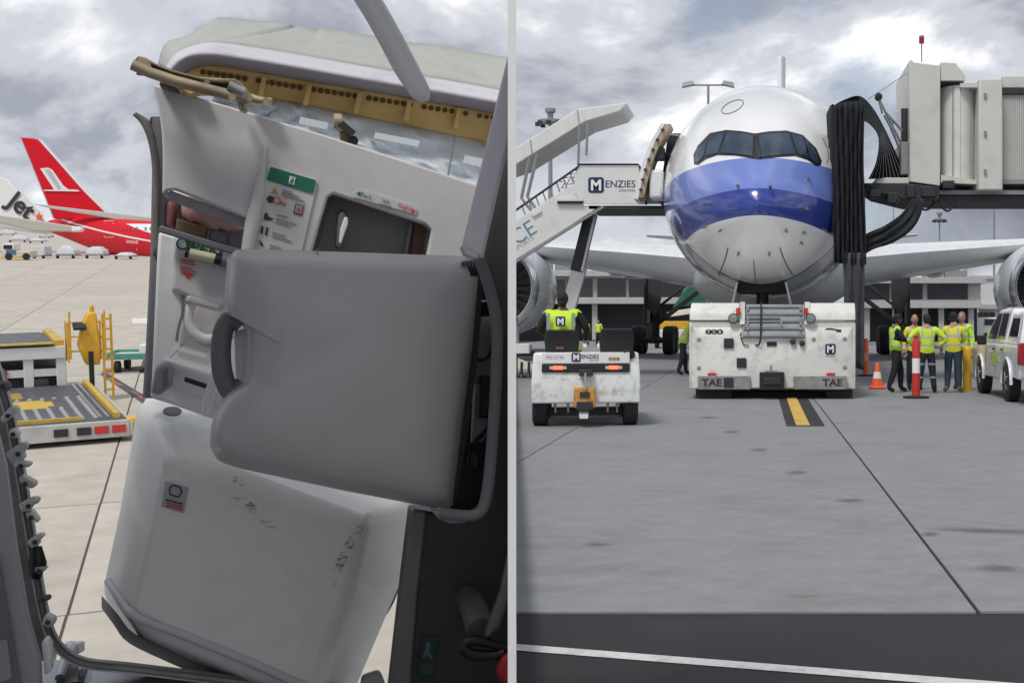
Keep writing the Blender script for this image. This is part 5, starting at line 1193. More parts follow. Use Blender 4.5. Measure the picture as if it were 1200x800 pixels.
# lower inner panel with the door window
ell = [(243+23*math.cos(a)-2*math.sin(a), 372+25*math.sin(a)+4*math.cos(a)) for a in [2*math.pi*k/24 for k in range(24)]]
low_ = W(qprism([(186, 271), (292, 302), (285, 400), (275, 500), (196, 472), (176, 466), (178, 440), (184, 300)], 3.80, .05, [ell]), 'lower_lining', M_linw, bevel=.008)
W(MB().tube(qpoly(ell+ell[:1], 3.80), .014, 8), 'window_rim', M_linw, low_, smooth=80)
W(qprism(ell, 3.84, .008), 'door_window', mat('scratched_pane', (.9, .9, .9), .12, var=.02, trans=1.0, scale=20), low_)
cov = W(MB().loft([qpoly([(204, 274), (272, 293), (264, 366), (222, 352), (200, 342)], 3.80), qpoly([(207, 276), (272, 295), (263, 360), (222, 347), (204, 338)], 3.775)]), 'handle_cover', M_lin, bevel=.006)
W(MB().bar(QP(218, 348, 3.79), QP(260, 360, 3.79), .03, .03, QU), 'cover_lip', M_lin, cov, bevel=.01)
dtext('OPEN', .046, 231, 297.5, M_green, cov, 3.772, off=.01)
for k in range(3): W(qprism([(218.5+4*k, 277.5+1.2*k), (221+4*k, 278.2+1.2*k), (220+4*k, 287.5+1.2*k), (217.5+4*k, 286.8+1.2*k)], 3.772, .002), 'bar_mark', M_green, cov)
for k, (y, w_) in enumerate([(304, 16), (307, 18), (312, 14), (315, 19), (318, 14)]): W(MB().bar(QP(211, y, 3.772), QP(211+w_, y+w_*.2, 3.772), .003, .003), 'printed_line', M_redp, cov)
W(qprism([(215, 319.5), (228, 322), (220, 327)], 3.772, .002), 'red_arrow', M_redp, cov)
ga_ = W(MB().cyl(QP(221, 296, 3.735), QP(253, 303, 3.735), .0125, n=16), 'pressure_gauge', mat('gauge_glass', (.62, .62, .42), .2, var=.12, scale=30, coat=.5), door, smooth=40)
W(MB().cyl(QP(217.5, 295.3, 3.735), QP(221.5, 296.2, 3.735), .0145, n=16), 'gauge_end', M_kplastic, ga_, smooth=40)
W(MB().cyl(QP(252, 302.8, 3.735), QP(260, 304.6, 3.735), .0155, n=16), 'gauge_end', M_kplastic, ga_, smooth=40)
W(MB().cyl(QP(260, 304.6, 3.735), QP(272, 307, 3.735), .018, n=16), 'gauge_cap', M_dgrey, ga_, smooth=40)
W(qprism([(219, 388), (252, 398), (246, 412), (214, 402)], 3.794, .008), 'instruction_label', mat('grey_label', (.42, .42, .42), .35, var=.15, scale=60), low_)
W(qprism([(207, 405), (244, 415), (240, 420), (206, 410)], 3.792, .01), 'ledge_label', M_linw, low_)
W(MB().tube(smoothpts([QP(213, 346, 3.79), QP(214, 365, 3.79), QP(209, 385, 3.79), QP(207, 400, 3.79)]), .004, 5), 'lanyard', M_grey, low_)
W(MB().loft([qpoly([(197, 424), (266, 446), (258, 474), (196, 455)], 3.80), qpoly([(190, 416), (270, 442), (262, 450), (192, 426)], 3.74)]), 'arm_shelf', M_linw, low_, bevel=.01)
W(qprism([(217, 438), (244, 447), (243, 456), (216, 447)], 3.755, .06), 'grip_slot', M_kplastic, low_)
W(MB().loft([qpoly([(181, 430), (192, 421), (203, 424), (203, 452), (186, 464), (176, 462)], 3.76), qpoly([(183, 431), (192, 424), (201, 426), (201, 451), (187, 462), (178, 460)], 3.70)]), 'assist_grip', M_mgrey, door, bevel=.01)
W(qprism([(191, 434), (197, 430), (197, 452), (190, 456)], 3.695, .01), 'grip_recess', M_dgrey, door)
# door edge: dark seal strip and curled skin
W(MB().tube([QP(188, 140, 3.86), QP(188, 200, 3.85), QP(186, 300, 3.85), QP(181, 400, 3.85), QP(177, 466, 3.85)], .022, 8), 'edge_seal', M_dgrey, smooth=60)
cu_ = smoothpts([V((x, y, 0)) for x, y in ((157, 133), (166, 142), (173, 156), (178, 175), (181, 200), (182, 240), (182, 300))], 4)
rows_ = [[QP(p.x+u*(4+9*min(1, i/8)), p.y+u*2, 3.82+.06*u) for u in (0, .25, .5, .75, 1)] for i, p in enumerate(cu_)]
W(MB().sheet(rows_), 'curled_skin', mat('curled_skin', (.20, .19, .165), .45, .3, var=.3, scale=10), smooth=60, solid=.012)
for x, y in ((181, 155), (184, 146), (186, 153)): W(MB().box(QP(x, y, 3.87), (.03, .03, .04)), 'edge_fitting', M_dark, bevel=.006)
# outer structure above the lining
def band(name, m, top, bot, d0, d1, n=14, wob=0.0, solid=.012, parent=door):
    a = smoothpts([V((*p, 0)) for p in top], 5); b = smoothpts([V((*p, 0)) for p in bot], 5); N_ = 60
    def smp(l, u): i = u*(len(l)-1); k = int(min(i, len(l)-2)); return l[k].lerp(l[k+1], i-k)
    rows_ = []
    for j in range(7):
        v = j/6; rows_.append([QP(*(smp(a, i/N_).lerp(smp(b, i/N_), v)).xy, d0+(d1-d0)*v+wob*math.sin(i*.6+j*2)*math.sin(math.pi*v)) for i in range(N_+1)])
    return W(MB().sheet(rows_), name, m, parent, smooth=60, solid=solid)
band('outer_skin', M_skin_out, [(187, 78), (196, 52), (222, 44), (252, 25), (262, 22.5), (300, 26.5), (336, 29), (342, 32), (346, 38), (352, 33), (366, 36), (374, 38.5), (380, 36), (430, 43), (470, 50), (520, 56), (556, 63), (602.5, 70)], [(197, 80), (207, 66), (222, 57), (240, 52), (262, 52), (340, 64), (430, 80), (520, 95), (602.5, 110)], 4.35, 4.10)
band('seal_lip', M_lav, [(196, 80), (206, 66), (222, 57.5), (240, 52.5), (262, 52.5), (340, 64.5), (430, 80.5), (520, 95.5), (602.5, 110.5)], [(200, 82), (210, 72), (226, 65), (250, 64), (270, 66.5), (340, 78), (430, 94), (520, 109), (602.5, 124)], 4.10, 3.97)
band('seal_channel', M_lavd, [(200, 82), (210, 72), (226, 65), (250, 64), (270, 66.5), (340, 78), (430, 94), (520, 109), (602.5, 124)], [(206, 90), (220, 81), (236, 76), (252, 75.5), (272, 78), (340, 90), (430, 105), (520, 121), (602.5, 136)], 3.97, 4.12)
web = band('primer_web', M_prim, [(208, 92), (222, 82), (236, 76.5), (252, 76), (272, 78.5), (340, 90.5), (430, 105.5), (520, 121.5), (602.5, 136.5)], [(208, 112), (235, 112), (262, 112), (300, 120), (330, 121), (360, 126), (430, 141), (520, 160), (602.5, 178)], 4.12, 4.16)
for k in range(44):
    x = 238+k*8.1; y = 82+(x-238)*.157
    if k % 8 in (7,): continue
    c = QP(x, y+2.5, 4.118); W(MB().prism([c+QR*(.0085*math.cos(a))+QU*(.0085*math.sin(a)) for a in [2*math.pi*q/8 for q in range(8)]], QF*.006), 'rivet', mat('rivet_hole', (.16, .08, .02), .6), web)
for x in (310, 363, 422, 480, 538): W(MB().bar(QP(x, 79+(x-238)*.158+1, 4.11), QP(x-5, 79+(x-238)*.158+25, 4.11), .014, .03, QF), 'stiffener', M_prim, web)
band('insulation', M_blue, [(250, 108), (300, 118), (330, 120), (360, 125), (430, 139.5), (520, 158), (602.5, 176)], [(250, 130), (300, 150), (330, 160), (380, 172), (450, 195), (530, 225), (602.5, 250)], 4.15, 4.02, wob=.035)
for pts in ([(352, 137), (385, 144), (383, 152), (350, 145)], [(440, 155), (492, 165), (490, 172), (438, 162)], [(545, 182), (575, 188), (574, 198), (543, 191)]): W(qprism(pts, 4.0, .01), 'foil_patch', mat('foil_patch', (.70, .77, .82), .5, var=.06), door)
W(MB().tube([QP(534, 158, 4.04), QP(529, 185, 4.03), QP(525, 206, 4.02)], .003, 5), 'foil_seam', M_grey, door)
# hinge arm and fittings
arm_o = [(154, 74), (159, 69), (163, 65), (172, 68), (186, 76), (202, 82), (232, 90), (262, 92), (276, 92), (284, 98), (292, 108), (297, 117), (286, 118), (272, 114), (258, 111), (234, 106), (205, 98), (178, 88), (166, 83), (155, 79)]
cut1 = [(176, 74.5), (198, 83.5), (232, 92), (240, 95), (238, 98.5), (222, 97), (196, 89), (178, 80.5)]; cut2 = [(246, 95.5), (268, 97.5), (277, 103), (276, 106), (262, 105), (246, 101)]
ha = W(qprism(arm_o, 3.58, .06, [cut1, cut2]), 'hinge_arm', M_tanm, bevel=.008)
W(qprism([(170, 75), (276, 103), (276, 107), (170, 84)], 3.615, .015), 'arm_web', mat('arm_web', (.10, .075, .05), .6, var=.3), ha)
W(MB().tube(qpoly([(155, 76), (175, 85), (205, 95), (240, 104), (272, 112)], 3.565), .014, 8), 'arm_flange', M_tanm, ha, smooth=60)
W(MB().cyl(QP(167, 82, 3.60), QP(167, 88, 3.60), .014), 'arm_bolt', M_dark, ha)
W(MB().cyl(QP(268, 100, 3.555), QP(286, 108.5, 3.555), .012), 'arm_pin', M_steel, ha, smooth=40)
for c in ((272, 114), (292, 114), (312, 118)): disc(c[0], c[1], .009, 3.55, M_tanm, 'arm_bush', ha)
W(qprism([(292, 108), (305, 113), (320, 114), (319, 121), (300, 121), (290, 118)], 3.66, .05), 'arm_lug', M_tanm, ha, bevel=.01)
W(qprism([(274, 111), (284, 111), (287, 118), (291, 131), (281, 129)], 3.64, .05), 'arm_bracket', M_tanm, ha, bevel=.008)
W(qprism([(188, 93), (202, 96), (212, 107), (186, 100)], 3.66, .06), 'arm_bracket', mat('bracket_brown', (.13, .09, .06), .5, .3), ha, bevel=.006)
W(qprism([(202, 96), (240, 104), (240, 108), (222, 112)], 3.68, .05), 'arm_bracket', M_prim, ha, bevel=.006)
ft = W(qprism([(398, 150), (405, 147), (411, 154), (410, 168), (400, 166)], 3.80, .05), 'roller_fitting', mat('fitting_brown', (.22, .17, .11), .45, .5, var=.3, scale=20), bevel=.006)
W(MB().cyl(QP(391, 142, 3.80), QP(400, 142.5, 3.80), .022).cyl(QP(397, 146, 3.8), QP(403, 152, 3.8), .016), 'roller', M_tanm, ft, smooth=40)
W(MB().bar(QP(399, 145, 3.78), QP(414, 158, 3.78), .02, .02), 'roller_link', M_dark, ft); disc(414, 165, .014, 3.79, M_dark, 'roller_bolt', ft)
# ---- bulging slide cover at the foot of the door
outer_r = qpoly([(180, 452), (300, 480), (460, 560), (486, 592), (470, 680), (414, 812), (290, 816), (160, 752), (119, 700), (140, 600), (160, 484)], 4.15)
mid_r = qpoly([(172, 468), (300, 500), (455, 578), (484, 594), (468, 684), (411, 815), (292, 812), (160, 746), (121, 690), (142, 597), (160, 487)], 3.98)
front = qpoly([(203, 530), (290, 557), (400, 596), (434, 607), (412, 700), (372, 812), (305, 800), (188, 750), (155, 722), (177, 630), (194, 545)], 3.54)
B_ = MB().loft([outer_r, mid_r, front])
bus = W(B_, 'slide_cover', M_bus, bevel=.05, seg=5, smooth=50)
bvh_b = BVHTree.FromPolygons(B_.v, B_.f)
def stick(name, pts, off, m, parent, cuts=1):
    bm = bmesh.new(); vs_ = [bm.verts.new((x, y, 0)) for x, y in pts]; bm.faces.new(vs_)
    if cuts: bmesh.ops.triangulate(bm, faces=bm.faces); bmesh.ops.subdivide_edges(bm, edges=bm.edges, cuts=cuts, use_grid_fill=True)
    out = []
    for v in bm.verts:
        r = (QP(v.co.x, v.co.y, 3)-CAM).normalized(); h, nn, _, _ = bvh_b.ray_cast(CAM, r)
        if h is None: h, nn, _, _ = bvh_b.find_nearest(CAM+r*3.7)
        if nn.dot(r) > 0: nn = -nn
        out.append(h+nn*off)
    bm.verts.index_update(); fs = [tuple(v.index for v in f.verts) for f in bm.faces]; bm.free()
    return W(MB().add(out, fs), name, m, parent)
def on_b(x, y, off=.004):
    r = (QP(x, y, 3)-CAM).normalized(); h, nn, _, _ = bvh_b.ray_cast(CAM, r)
    if h is None: h, nn, _, _ = bvh_b.find_nearest(CAM+r*3.7)
    return h-r*off
lb = stick('warning_label', [(194, 563), (221, 571), (216, 601), (189, 593)], .004, mat('label_grey', (.40, .41, .43), .4, var=.04), bus, 0)
W(MB().tube([on_b(x, y, .01) for x, y in ((199, 571), (203, 568), (211, 570.5), (213, 575), (210, 582), (199, 579), (199, 571))], .0018, 5), 'label_symbol', M_kprint, lb)
for y, c in ((585, M_kprint), (588.5, M_redp), (592, M_redp)): W(MB().tube([on_b(194, y, .01), on_b(214, y+5, .01)], .0017, 5), 'printed_line', c, lb)
disc(0, 0, .001, 3.6, M_dgrey, 'vent_cap', bus) if False else None
c0 = [on_b(202+11*math.cos(a), 481+5*math.sin(a), .006) for a in [2*math.pi*k/18 for k in range(18)]]
W(MB().prism(c0, -QU*.01), 'vent_cap', mat('vent_cap', (.07, .07, .068), .5, var=.2), bus)
M_strip = mat('strip_grey', (.56, .545, .58), .5, var=.05)
# bumper strip and dark lower edge
W(MB().tube([on_b(q.x, q.y, .008) for q in smoothpts([V((x, y, 0)) for x, y in ((127, 681), (140, 700), (154, 718), (175, 729), (210, 742), (255, 760), (310, 783), (360, 806))], 6)], .011, 8), 'bumper_strip', M_strip, bus, smooth=60)
def scuff_mat():
    m = bpy.data.materials.new('scuff'); m.use_nodes = True; t = m.node_tree; b = t.nodes['Principled BSDF']; b.inputs['Roughness'].default_value = .8
    tcn = t.nodes.new('ShaderNodeTexCoord'); mp = t.nodes.new('ShaderNodeMapping'); mp.inputs['Scale'].default_value = (1, 1, 3); t.links.new(tcn.outputs['Object'], mp.inputs[0])
    nz = t.nodes.new('ShaderNodeTexNoise'); nz.inputs['Scale'].default_value = 26; nz.inputs['Detail'].default_value = 8; nz.inputs['Roughness'].default_value = .75; t.links.new(mp.outputs[0], nz.inputs[0])
    r = t.nodes.new('ShaderNodeValToRGB'); r.color_ramp.elements[0].color = (.62, .56, .48, 1); r.color_ramp.elements[1].color = (.28, .12, .08, 1); t.links.new(nz.outputs[0], r.inputs[0]); t.links.new(r.outputs[0], b.inputs['Base Color'])
    a = t.nodes.new('ShaderNodeMapRange'); a.inputs['From Min'].default_value = .5; a.inputs['From Max'].default_value = .6; a.inputs['To Max'].default_value = .75; t.links.new(nz.outputs[0], a.inputs[0]); t.links.new(a.outputs[0], b.inputs['Alpha'])
    return m
M_scuff = scuff_mat()
for pts in ([(276, 557), (289, 563), (282, 571), (270, 566)], [(268, 582), (285, 580), (302, 594), (299, 602), (284, 596), (270, 589)], [(432, 599), (437, 601), (428, 616), (416, 634), (404, 650), (393, 685), (389, 692), (391, 668), (398, 645), (410, 628), (420, 612)], [(296, 600), (320, 611), (330, 622), (310, 616)], [(310, 552), (330, 560), (328, 563), (308, 556)]): stick('scuff_mark', pts, .003, M_scuff, bus, 2)
ftop = [V((x, y, 0)) for x, y in ((119, 697), (138, 719), (158, 742), (205, 760), (250, 777), (300, 796), (345, 813))]; fbot = [V((x, y, 0)) for x, y in ((119, 712), (133, 731), (151, 753), (203, 778), (255, 800), (300, 818), (345, 836))]
W(MB().loft([[QP(a.x, a.y, 3.80), QP(b.x, b.y, 3.74), QP(b.x, b.y, 3.9), QP(a.x, a.y, 3.9)] for a, b in zip(smoothpts(ftop, 4), smoothpts(fbot, 4))]), 'slide_cover_foot', M_strip, bus, smooth=40)
W(qprism([(479, 655), (476, 672), (462, 706), (453, 722), (456, 704), (466, 672)], 4.05, .03), 'girt_fitting', M_dgrey, door, bevel=.01)
W(qprism([(424, 792), (445, 785), (452, 800), (440, 830), (420, 830)], 4.1, .03), 'girt_fitting', M_dgrey, door, bevel=.01)
# white pointed lever between panel and shell
W(MB().loft([qpoly([(258, 385), (268, 392), (262, 430), (246, 482), (240, 489), (236, 486), (237, 468), (250, 425)], 3.66), qpoly([(260, 390), (266, 394), (260, 430), (245, 480), (240, 485), (238, 483), (239, 468), (252, 425)], 3.63)]), 'release_blade', M_linw, door, bevel=.004)

# ================================================================== FOLDED SEAT SHELL AND SHADE-COLOURED CABIN SIDE
fs_ = thing('folding_seat', 'large grey moulded folding seat shell with dark side grip hanging before the door', 'folding seat', QP(410, 592, 3.45))
o1 = [(270, 300), (276, 293), (290, 291.5), (400, 295), (540, 300), (556, 304), (560, 312), (553, 400), (540, 500), (529, 588), (524, 594), (510, 593), (400, 572), (280, 546), (258, 538), (249, 522), (250, 500), (256, 480), (268, 462), (285, 450), (290, 440), (290, 384), (284, 374), (268, 368), (266, 350)]
o0 = [(266, 304), (273, 294.5), (288, 292.5), (400, 296), (541, 301), (558, 305), (563, 313), (556, 402), (543, 502), (532, 590), (526, 596), (509, 595), (400, 574), (278, 548), (255, 540), (246, 523), (247, 500), (253, 479), (265, 460), (283, 447), (287, 438), (287, 386), (281, 377), (265, 371), (263, 350)]
cen = (405, 445)
o2 = [(cen[0]+(x-cen[0])*.86, cen[1]+(y-cen[1])*.86) for x, y in o1]
Bs = MB().loft([qpoly(o0, 3.42), qpoly(o0, 3.36), qpoly(o1, 3.31)], cap=False)
n_ = len(o1); Bs.f.append(tuple(range(n_)))
W(Bs.add([], []), 'shell_side', M_fold, fs_, bevel=.012, seg=3)
W(MB().loft([qpoly(o1, 3.311), qpoly([(cen[0]+(x-cen[0])*.975, cen[1]+(y-cen[1])*.975) for x, y in o1], 3.278), qpoly([(cen[0]+(x-cen[0])*.94, cen[1]+(y-cen[1])*.94) for x, y in o1], 3.25), qpoly(o2, 3.225), qpoly([(cen[0]+(x-cen[0])*.6, cen[1]+(y-cen[1])*.6) for x, y in o1], 3.205)], cap=True), 'shell_front', M_fold, fs_, smooth=70)
W(qprism([(372, 291), (373.2, 291), (373.2, 304), (372, 306)], 3.272, .03), 'shell_seam', M_mgrey, fs_)
# the side grip
gp = smoothpts([QP(x, y, 3.36) for x, y in ((284, 380), (272, 374), (263, 384), (259, 405), (260, 432), (266, 452), (274, 460), (286, 450))], 3)
W(MB().tube(gp, .024, 10), 'side_grip', M_dgrey, fs_, smooth=70)
W(qprism([(274, 388), (290, 384), (291, 442), (283, 448), (276, 440)], 3.40, .02), 'grip_backing', M_linw, fs_, bevel=.004)
W(MB().tube(smoothpts([QP(268, 372, 3.36), QP(274, 368, 3.35), QP(282, 372, 3.35)]), .012, 8), 'grip_mount', M_kplastic, fs_, smooth=60)
# hinge block and bent support arm at its right edge
W(MB().loft([qpoly([(537, 305), (562, 303), (566, 322), (545, 328), (538, 322)], 3.32), qpoly([(540, 307), (560, 305), (563, 320), (546, 325), (540, 320)], 3.25)]), 'hinge_block', M_kplastic, fs_, bevel=.008)
for k in range(7): W(MB().bar(QP(541+3.2*k, 307, 3.245), QP(541.6+3.2*k, 313, 3.245), .003, .006), 'hinge_rib', M_dgrey, fs_)
W(MB().tube(smoothpts([QP(x, y, 3.12) for x, y in ((561, 302), (567, 318), (576, 348), (582, 380), (582, 430), (578, 500), (573, 560), (567, 592), (556, 603), (535, 603), (515, 600))], 3), .0095, 10, flat=1.5), 'support_arm', M_dgrey, fs_, smooth=70)
W(qprism([(505, 597), (530, 600), (556, 606), (545, 613), (528, 614), (514, 608)], 3.2, .05), 'arm_foot', M_mgrey, fs_, bevel=.01)
W(qprism([(559, 320), (566, 326), (560, 420), (546, 520), (534, 588), (529, 588), (545, 470), (555, 380)], 3.33, .1), 'black_edge', M_kplastic, fs_)

cw = thing('cabin_wall', 'cabin side wall coloured dark for its shade, with pale trim, cables and exit plate beside the doorway', 'cabin wall', QP(545, 820, 3.3))
W(qprism([(484, 596), (530, 604), (560, 604), (574, 590), (581, 520), (586, 430), (584, 370), (566, 310), (600, 150), (600, 850), (455, 850), (474, 680)], 3.38, .12), 'wall_panel', M_kwall, cw, bevel=.01)
W(qprism([(484, 597), (500, 600), (489, 700), (478, 850), (452, 850), (470, 700)], 3.36, .02), 'door_post', mat('post_grey', (.17, .165, .17), .5, var=.08), cw, bevel=.006)
W(MB().loft([qpoly([(596, 60), (603, 60), (603, 140), (566, 304), (539, 296)], 2.99), qpoly([(596, 64), (602, 64), (602, 136), (565, 300), (541, 294)], 2.95)]), 'pale_trim', mat('pale_trim', (.72, .70, .76), .4, var=.03), cw, bevel=.006)
W(qprism([(541, 288), (550, 290), (562, 297), (560, 304), (545, 299)], 2.93, .04), 'trim_clip', mat('trim_clip', (.55, .54, .58), .35, .2), cw, bevel=.004)
W(qprism([(540, 318), (590, 318), (585, 600), (520, 600)], 3.52, .02), 'recess_back', M_kplastic, cw)
W(qprism([(561, 352), (578, 352), (579, 420), (572, 500), (552, 520), (556, 440)], 3.48, .02), 'recess_plate', mat('recess_plate', (.30, .30, .30), .5, var=.15), cw, bevel=.006)
W(qprism([(562, 440), (578, 440), (574, 490), (560, 490)], 3.44, .05), 'maroon_block', mat('maroon_block', (.03, .010, .010), .5, var=.3), cw, bevel=.008)
W(MB().tube(smoothpts([QP(578, 390, 3.44), QP(574, 415, 3.44), QP(563, 422, 3.44), QP(556, 420, 3.44)]), .005, 6), 'cable', M_kplastic, cw)
W(MB().tube(smoothpts([QP(574, 500, 3.44), QP(566, 516, 3.44), QP(550, 520, 3.44)]), .005, 6), 'cable', M_kplastic, cw)
W(MB().tube(smoothpts([QP(560, 365, 3.45), QP(556, 400, 3.45), QP(553, 450, 3.45)]), .012, 8), 'cable', M_mgrey, cw)
for x, y in ((570, 362), (573, 330), (556, 540)): W(MB().box(QP(x, y, 3.42), (.03, .04, .04)), 'connector', M_kplastic, cw, bevel=.006)
# lower pieces: round boss, exit plate, red pouch
W(MB().tube([QP(549, 700, 3.33), QP(556, 715, 3.22), QP(563, 738, 3.14)], [.034, .034, .034], 16), 'grip_tube', mat('grip_tube', (.09, .088, .092), .5), cw, smooth=60)
W(MB().loft([qpoly([(602, 640), (595, 645), (585, 690), (566, 740), (568, 750), (586, 735), (602, 690)], 3.13), qpoly([(602, 645), (596, 650), (587, 692), (570, 742), (572, 746), (584, 732), (602, 686)], 3.08)]), 'swing_arm', mat('swing_arm', (.10, .098, .105), .45), cw, bevel=.005)
ex = W(qprism([(495, 744), (513, 746), (509, 794), (488, 792)], 3.37, .01), 'exit_plate', mat('exit_plate', (.006, .04, .035), .4), cw)
for pts in ([(499, 752), (503, 751), (505, 757), (503, 762), (507, 770), (505, 772), (500, 765), (497, 771), (495, 769), (499, 760)],): W(qprism(pts, 3.366, .003), 'exit_figure', mat('exit_pale', (.10, .15, .15), .5), ex)
W(qprism([(495, 776), (508, 777), (506, 789), (493, 788)], 3.366, .003), 'exit_panel', mat('exit_panel', (.03, .06, .055), .5), ex)
W(MB().tube(smoothpts([QP(x, y, 3.12) for x, y in ((541, 762), (545, 752), (560, 750), (585, 756), (600, 760))]), .012, 8), 'handset_cord', M_kplastic, cw, smooth=60)
W(MB().tube(smoothpts([QP(x, y, 3.12) for x, y in ((542, 758), (552, 766), (575, 768), (590, 764))]), .014, 8), 'handset_cord', M_kplastic, cw, smooth=60)
W(MB().loft([qpoly([(584, 765), (602, 755), (602, 812), (586, 805), (578, 788)], 3.15), qpoly([(588, 770), (602, 762), (602, 806), (590, 800), (583, 787)], 3.09)]), 'red_pouch', mat('red_pouch', (.30, .02, .02), .6, var=.2), cw, bevel=.012)

# white rod hanging into the doorway
rod = MB().tube(smoothpts([QP(x, y, 2.95) for x, y in ((408, -45), (424, -12), (440, 14), (458, 46), (476, 80), (488, 100), (495, 113), (497, 119))], 3), [.027]*13+[.026, .025, .024, .023, .022, .019, .015, .012, .009, .004], 14)
o = rod.build('assist_rod', mat('rod_grey', (.78, .80, .81), .35, var=.04, coat=.2), base=QP(430, 0, 2.95), smooth=60)
tag(o, 'pale grey tapering rod hanging down from above the torn door top', 'rod')
MB().cyl(QP(400, -55, 2.95), QP(400, -55, 2.95)+V((0, 0, .2)), .04).build('rod_mount', M_grey, o, world=True)

# ================================================================== DOOR FRAME ON THE LEFT AND SILL
df = thing('door_frame', 'bare metal door frame with torn brackets curving down to the sill', 'door frame', QP(60, 760, 3.6))
pth = [(-18, 370), (-2, 420), (16, 480), (28, 540), (38, 600), (46, 650), (54, 700), (64, 738), (80, 760), (104, 771), (150, 776), (240, 787), (330, 798), (430, 812)]
sm_ = smoothpts([V((*p, 0)) for p in pth], 4)
rows_ = []
for i, p in enumerate(sm_):
    t_ = (sm_[min(i+1, len(sm_)-1)]-sm_[max(i-1, 0)]).normalized(); nn = V((-t_.y, t_.x, 0))
    rows_.append([QP(p.x+nn.x*w_, p.y+nn.y*w_, d_) for w_, d_ in ((-1, 3.80), (-1, 3.62), (2, 3.60), (5, 3.63), (9, 3.63), (11, 3.60), (13, 3.60), (13, 3.80))])
W(MB().loft(rows_), 'edge_rail', M_frm, df, smooth=35)
W(qprism([(-30, 380), (-14, 400), (6, 470), (24, 560), (36, 640), (46, 710), (62, 768), (20, 790), (-30, 800)], 3.78, .05), 'frame_web', mat('frame_web', (.26, .255, .25), .5, .3, var=.3, scale=10), df)
rb = random.Random(11)
M_brk = [M_frm, mat('bracket_pale', (.62, .61, .60), .45, .2, var=.15, scale=20), mat('bracket_dark', (.16, .15, .15), .5, .3, var=.3)]
for i, (x, y, s_, a) in enumerate([(2, 452, .9, -10), (8, 486, 1.0, -35), (14, 508, .7, 20), (20, 531, 1.25, -28), (23, 545, .8, 10), (28, 566, .9, 40), (32, 592, 1.05, -12), (35, 606, .7, 60), (40, 634, .8, -25), (44, 668, .6, 15), (48, 702, .7, -5), (55, 728, .8, 25)]):
    ca, sa = math.cos(R(a)), math.sin(R(a)); pts = []
    for (u, v) in rb.choice((((-10, -4), (3, -6), (9, -5), (9, -1), (2, 1), (1, 6), (-9, 5)), ((-9, -6), (4, -5), (6, 0), (5, 6), (-8, 7)), ((-10, -3), (6, -6), (10, -4), (9, 2), (-9, 4)))):
        u += rb.uniform(-1.2, 1.2); v += rb.uniform(-1, 1); pts.append((x+3+(u*ca-v*sa)*s_*1.25, y+(u*sa+v*ca)*s_*1.25))
    br = W(qprism(pts, 3.54+rb.uniform(-.03, .03), rb.uniform(.015, .06)), 'torn_bracket', M_brk[rb.choice((0, 0, 1, 1, 2))], df, bevel=.008, seg=3)
    W(MB().cyl(QP(x+1, y+1, 3.50), QP(x+1, y+1, 3.56), .006, n=8), 'bracket_bolt', M_dark, br)
W(qprism([(-10, 430), (2, 432), (8, 450), (6, 470), (-10, 472)], 3.64, .04), 'torn_bracket', mat('brown_bracket', (.16, .12, .06), .5, .3, var=.3), df, bevel=.006)
W(MB().tube([QP(43, 640, 3.58), QP(44, 660, 3.57), QP(42, 676, 3.58)], [.012, .022, .012], 8), 'rubber_stop', M_kplastic, df, smooth=60)
ip = thing('cabin_lining_panel', 'plain grey cabin lining panel along the bare door frame', 'lining panel', QP(20, 800, 3.3))
W(MB().loft([qpoly([(-30, 440), (-8, 470), (10, 545), (22, 640), (36, 720), (50, 770), (52, 860), (-30, 860)], 3.32), qpoly([(-30, 446), (-10, 476), (6, 548), (18, 642), (32, 724), (46, 775), (46, 860), (-30, 860)], 3.28)]), 'panel', mat('panel_grey', (.36, .355, .37), .5, var=.04), ip, bevel=.008)
W(qprism([(-30, 640), (-2, 650), (12, 730), (24, 800), (30, 860), (-30, 860)], 3.26, .01), 'dark_inset', M_dgrey, ip, bevel=.004)
W(qprism([(-6, 752), (8, 748), (14, 795), (-2, 800)], 3.255, .004), 'catch_plate', M_mgrey, ip, bevel=.004)
W(qprism([(48, 752), (54, 748), (59, 756), (60, 786), (52, 792)], 3.34, .05), 'end_cap', M_linw, ip, bevel=.008)
sl = thing('door_sill', 'grey metal door sill plate with screw row and chrome latch', 'door sill', QP(180, 815, 3.5))
def sp_(x, y, z0=0.0):        # a point on the sill's flat top
    zt = .615; d_ = (CAMZ-zt)*F/(y-PY); return V(((x-PX)/F*d_, d_, zt+z0))
sl_pts = [(40, 777), (66, 772), (112, 777), (240, 792), (420, 812), (420, 850), (40, 850)]
W(MB().prism([sp_(*p) for p in sl_pts], (0, 0, -.06)), 'sill_plate', mat('sill_metal', (.33, .36, .41), .4, .35, var=.08, scale=10, dirt=(.12, .12, .12), dirt_amt=.3), sl, bevel=.004)
W(MB().prism([sp_(x, y, .006) for x, y in ((108, 788), (200, 797), (290, 806), (285, 835), (96, 835))], (0, 0, -.004)), 'sill_insert', mat('sill_insert', (.38, .41, .46), .4, .3, var=.06), sl, bevel=.002)
for k in range(9):
    x = 133+k*31; y = 781.5+(x-133)*.117; c = sp_(x, y+.5, .004); W(MB().lathe([(.009, -.002), (.009, .002), (.003, .003)], c, n=8), 'screw', M_dark, sl)
W(MB().prism([sp_(x, y, .012) for x, y in ((68, 792), (84, 774), (104, 779), (96, 803), (66, 806))], (0, 0, -.01)), 'latch_pocket', M_kplastic, sl)
la = W(MB().tube([sp_(70, 803, .02), sp_(80, 788, .05), sp_(86, 778, .05)], [.012, .018, .016], 10), 'latch', M_steel, sl, smooth=50)
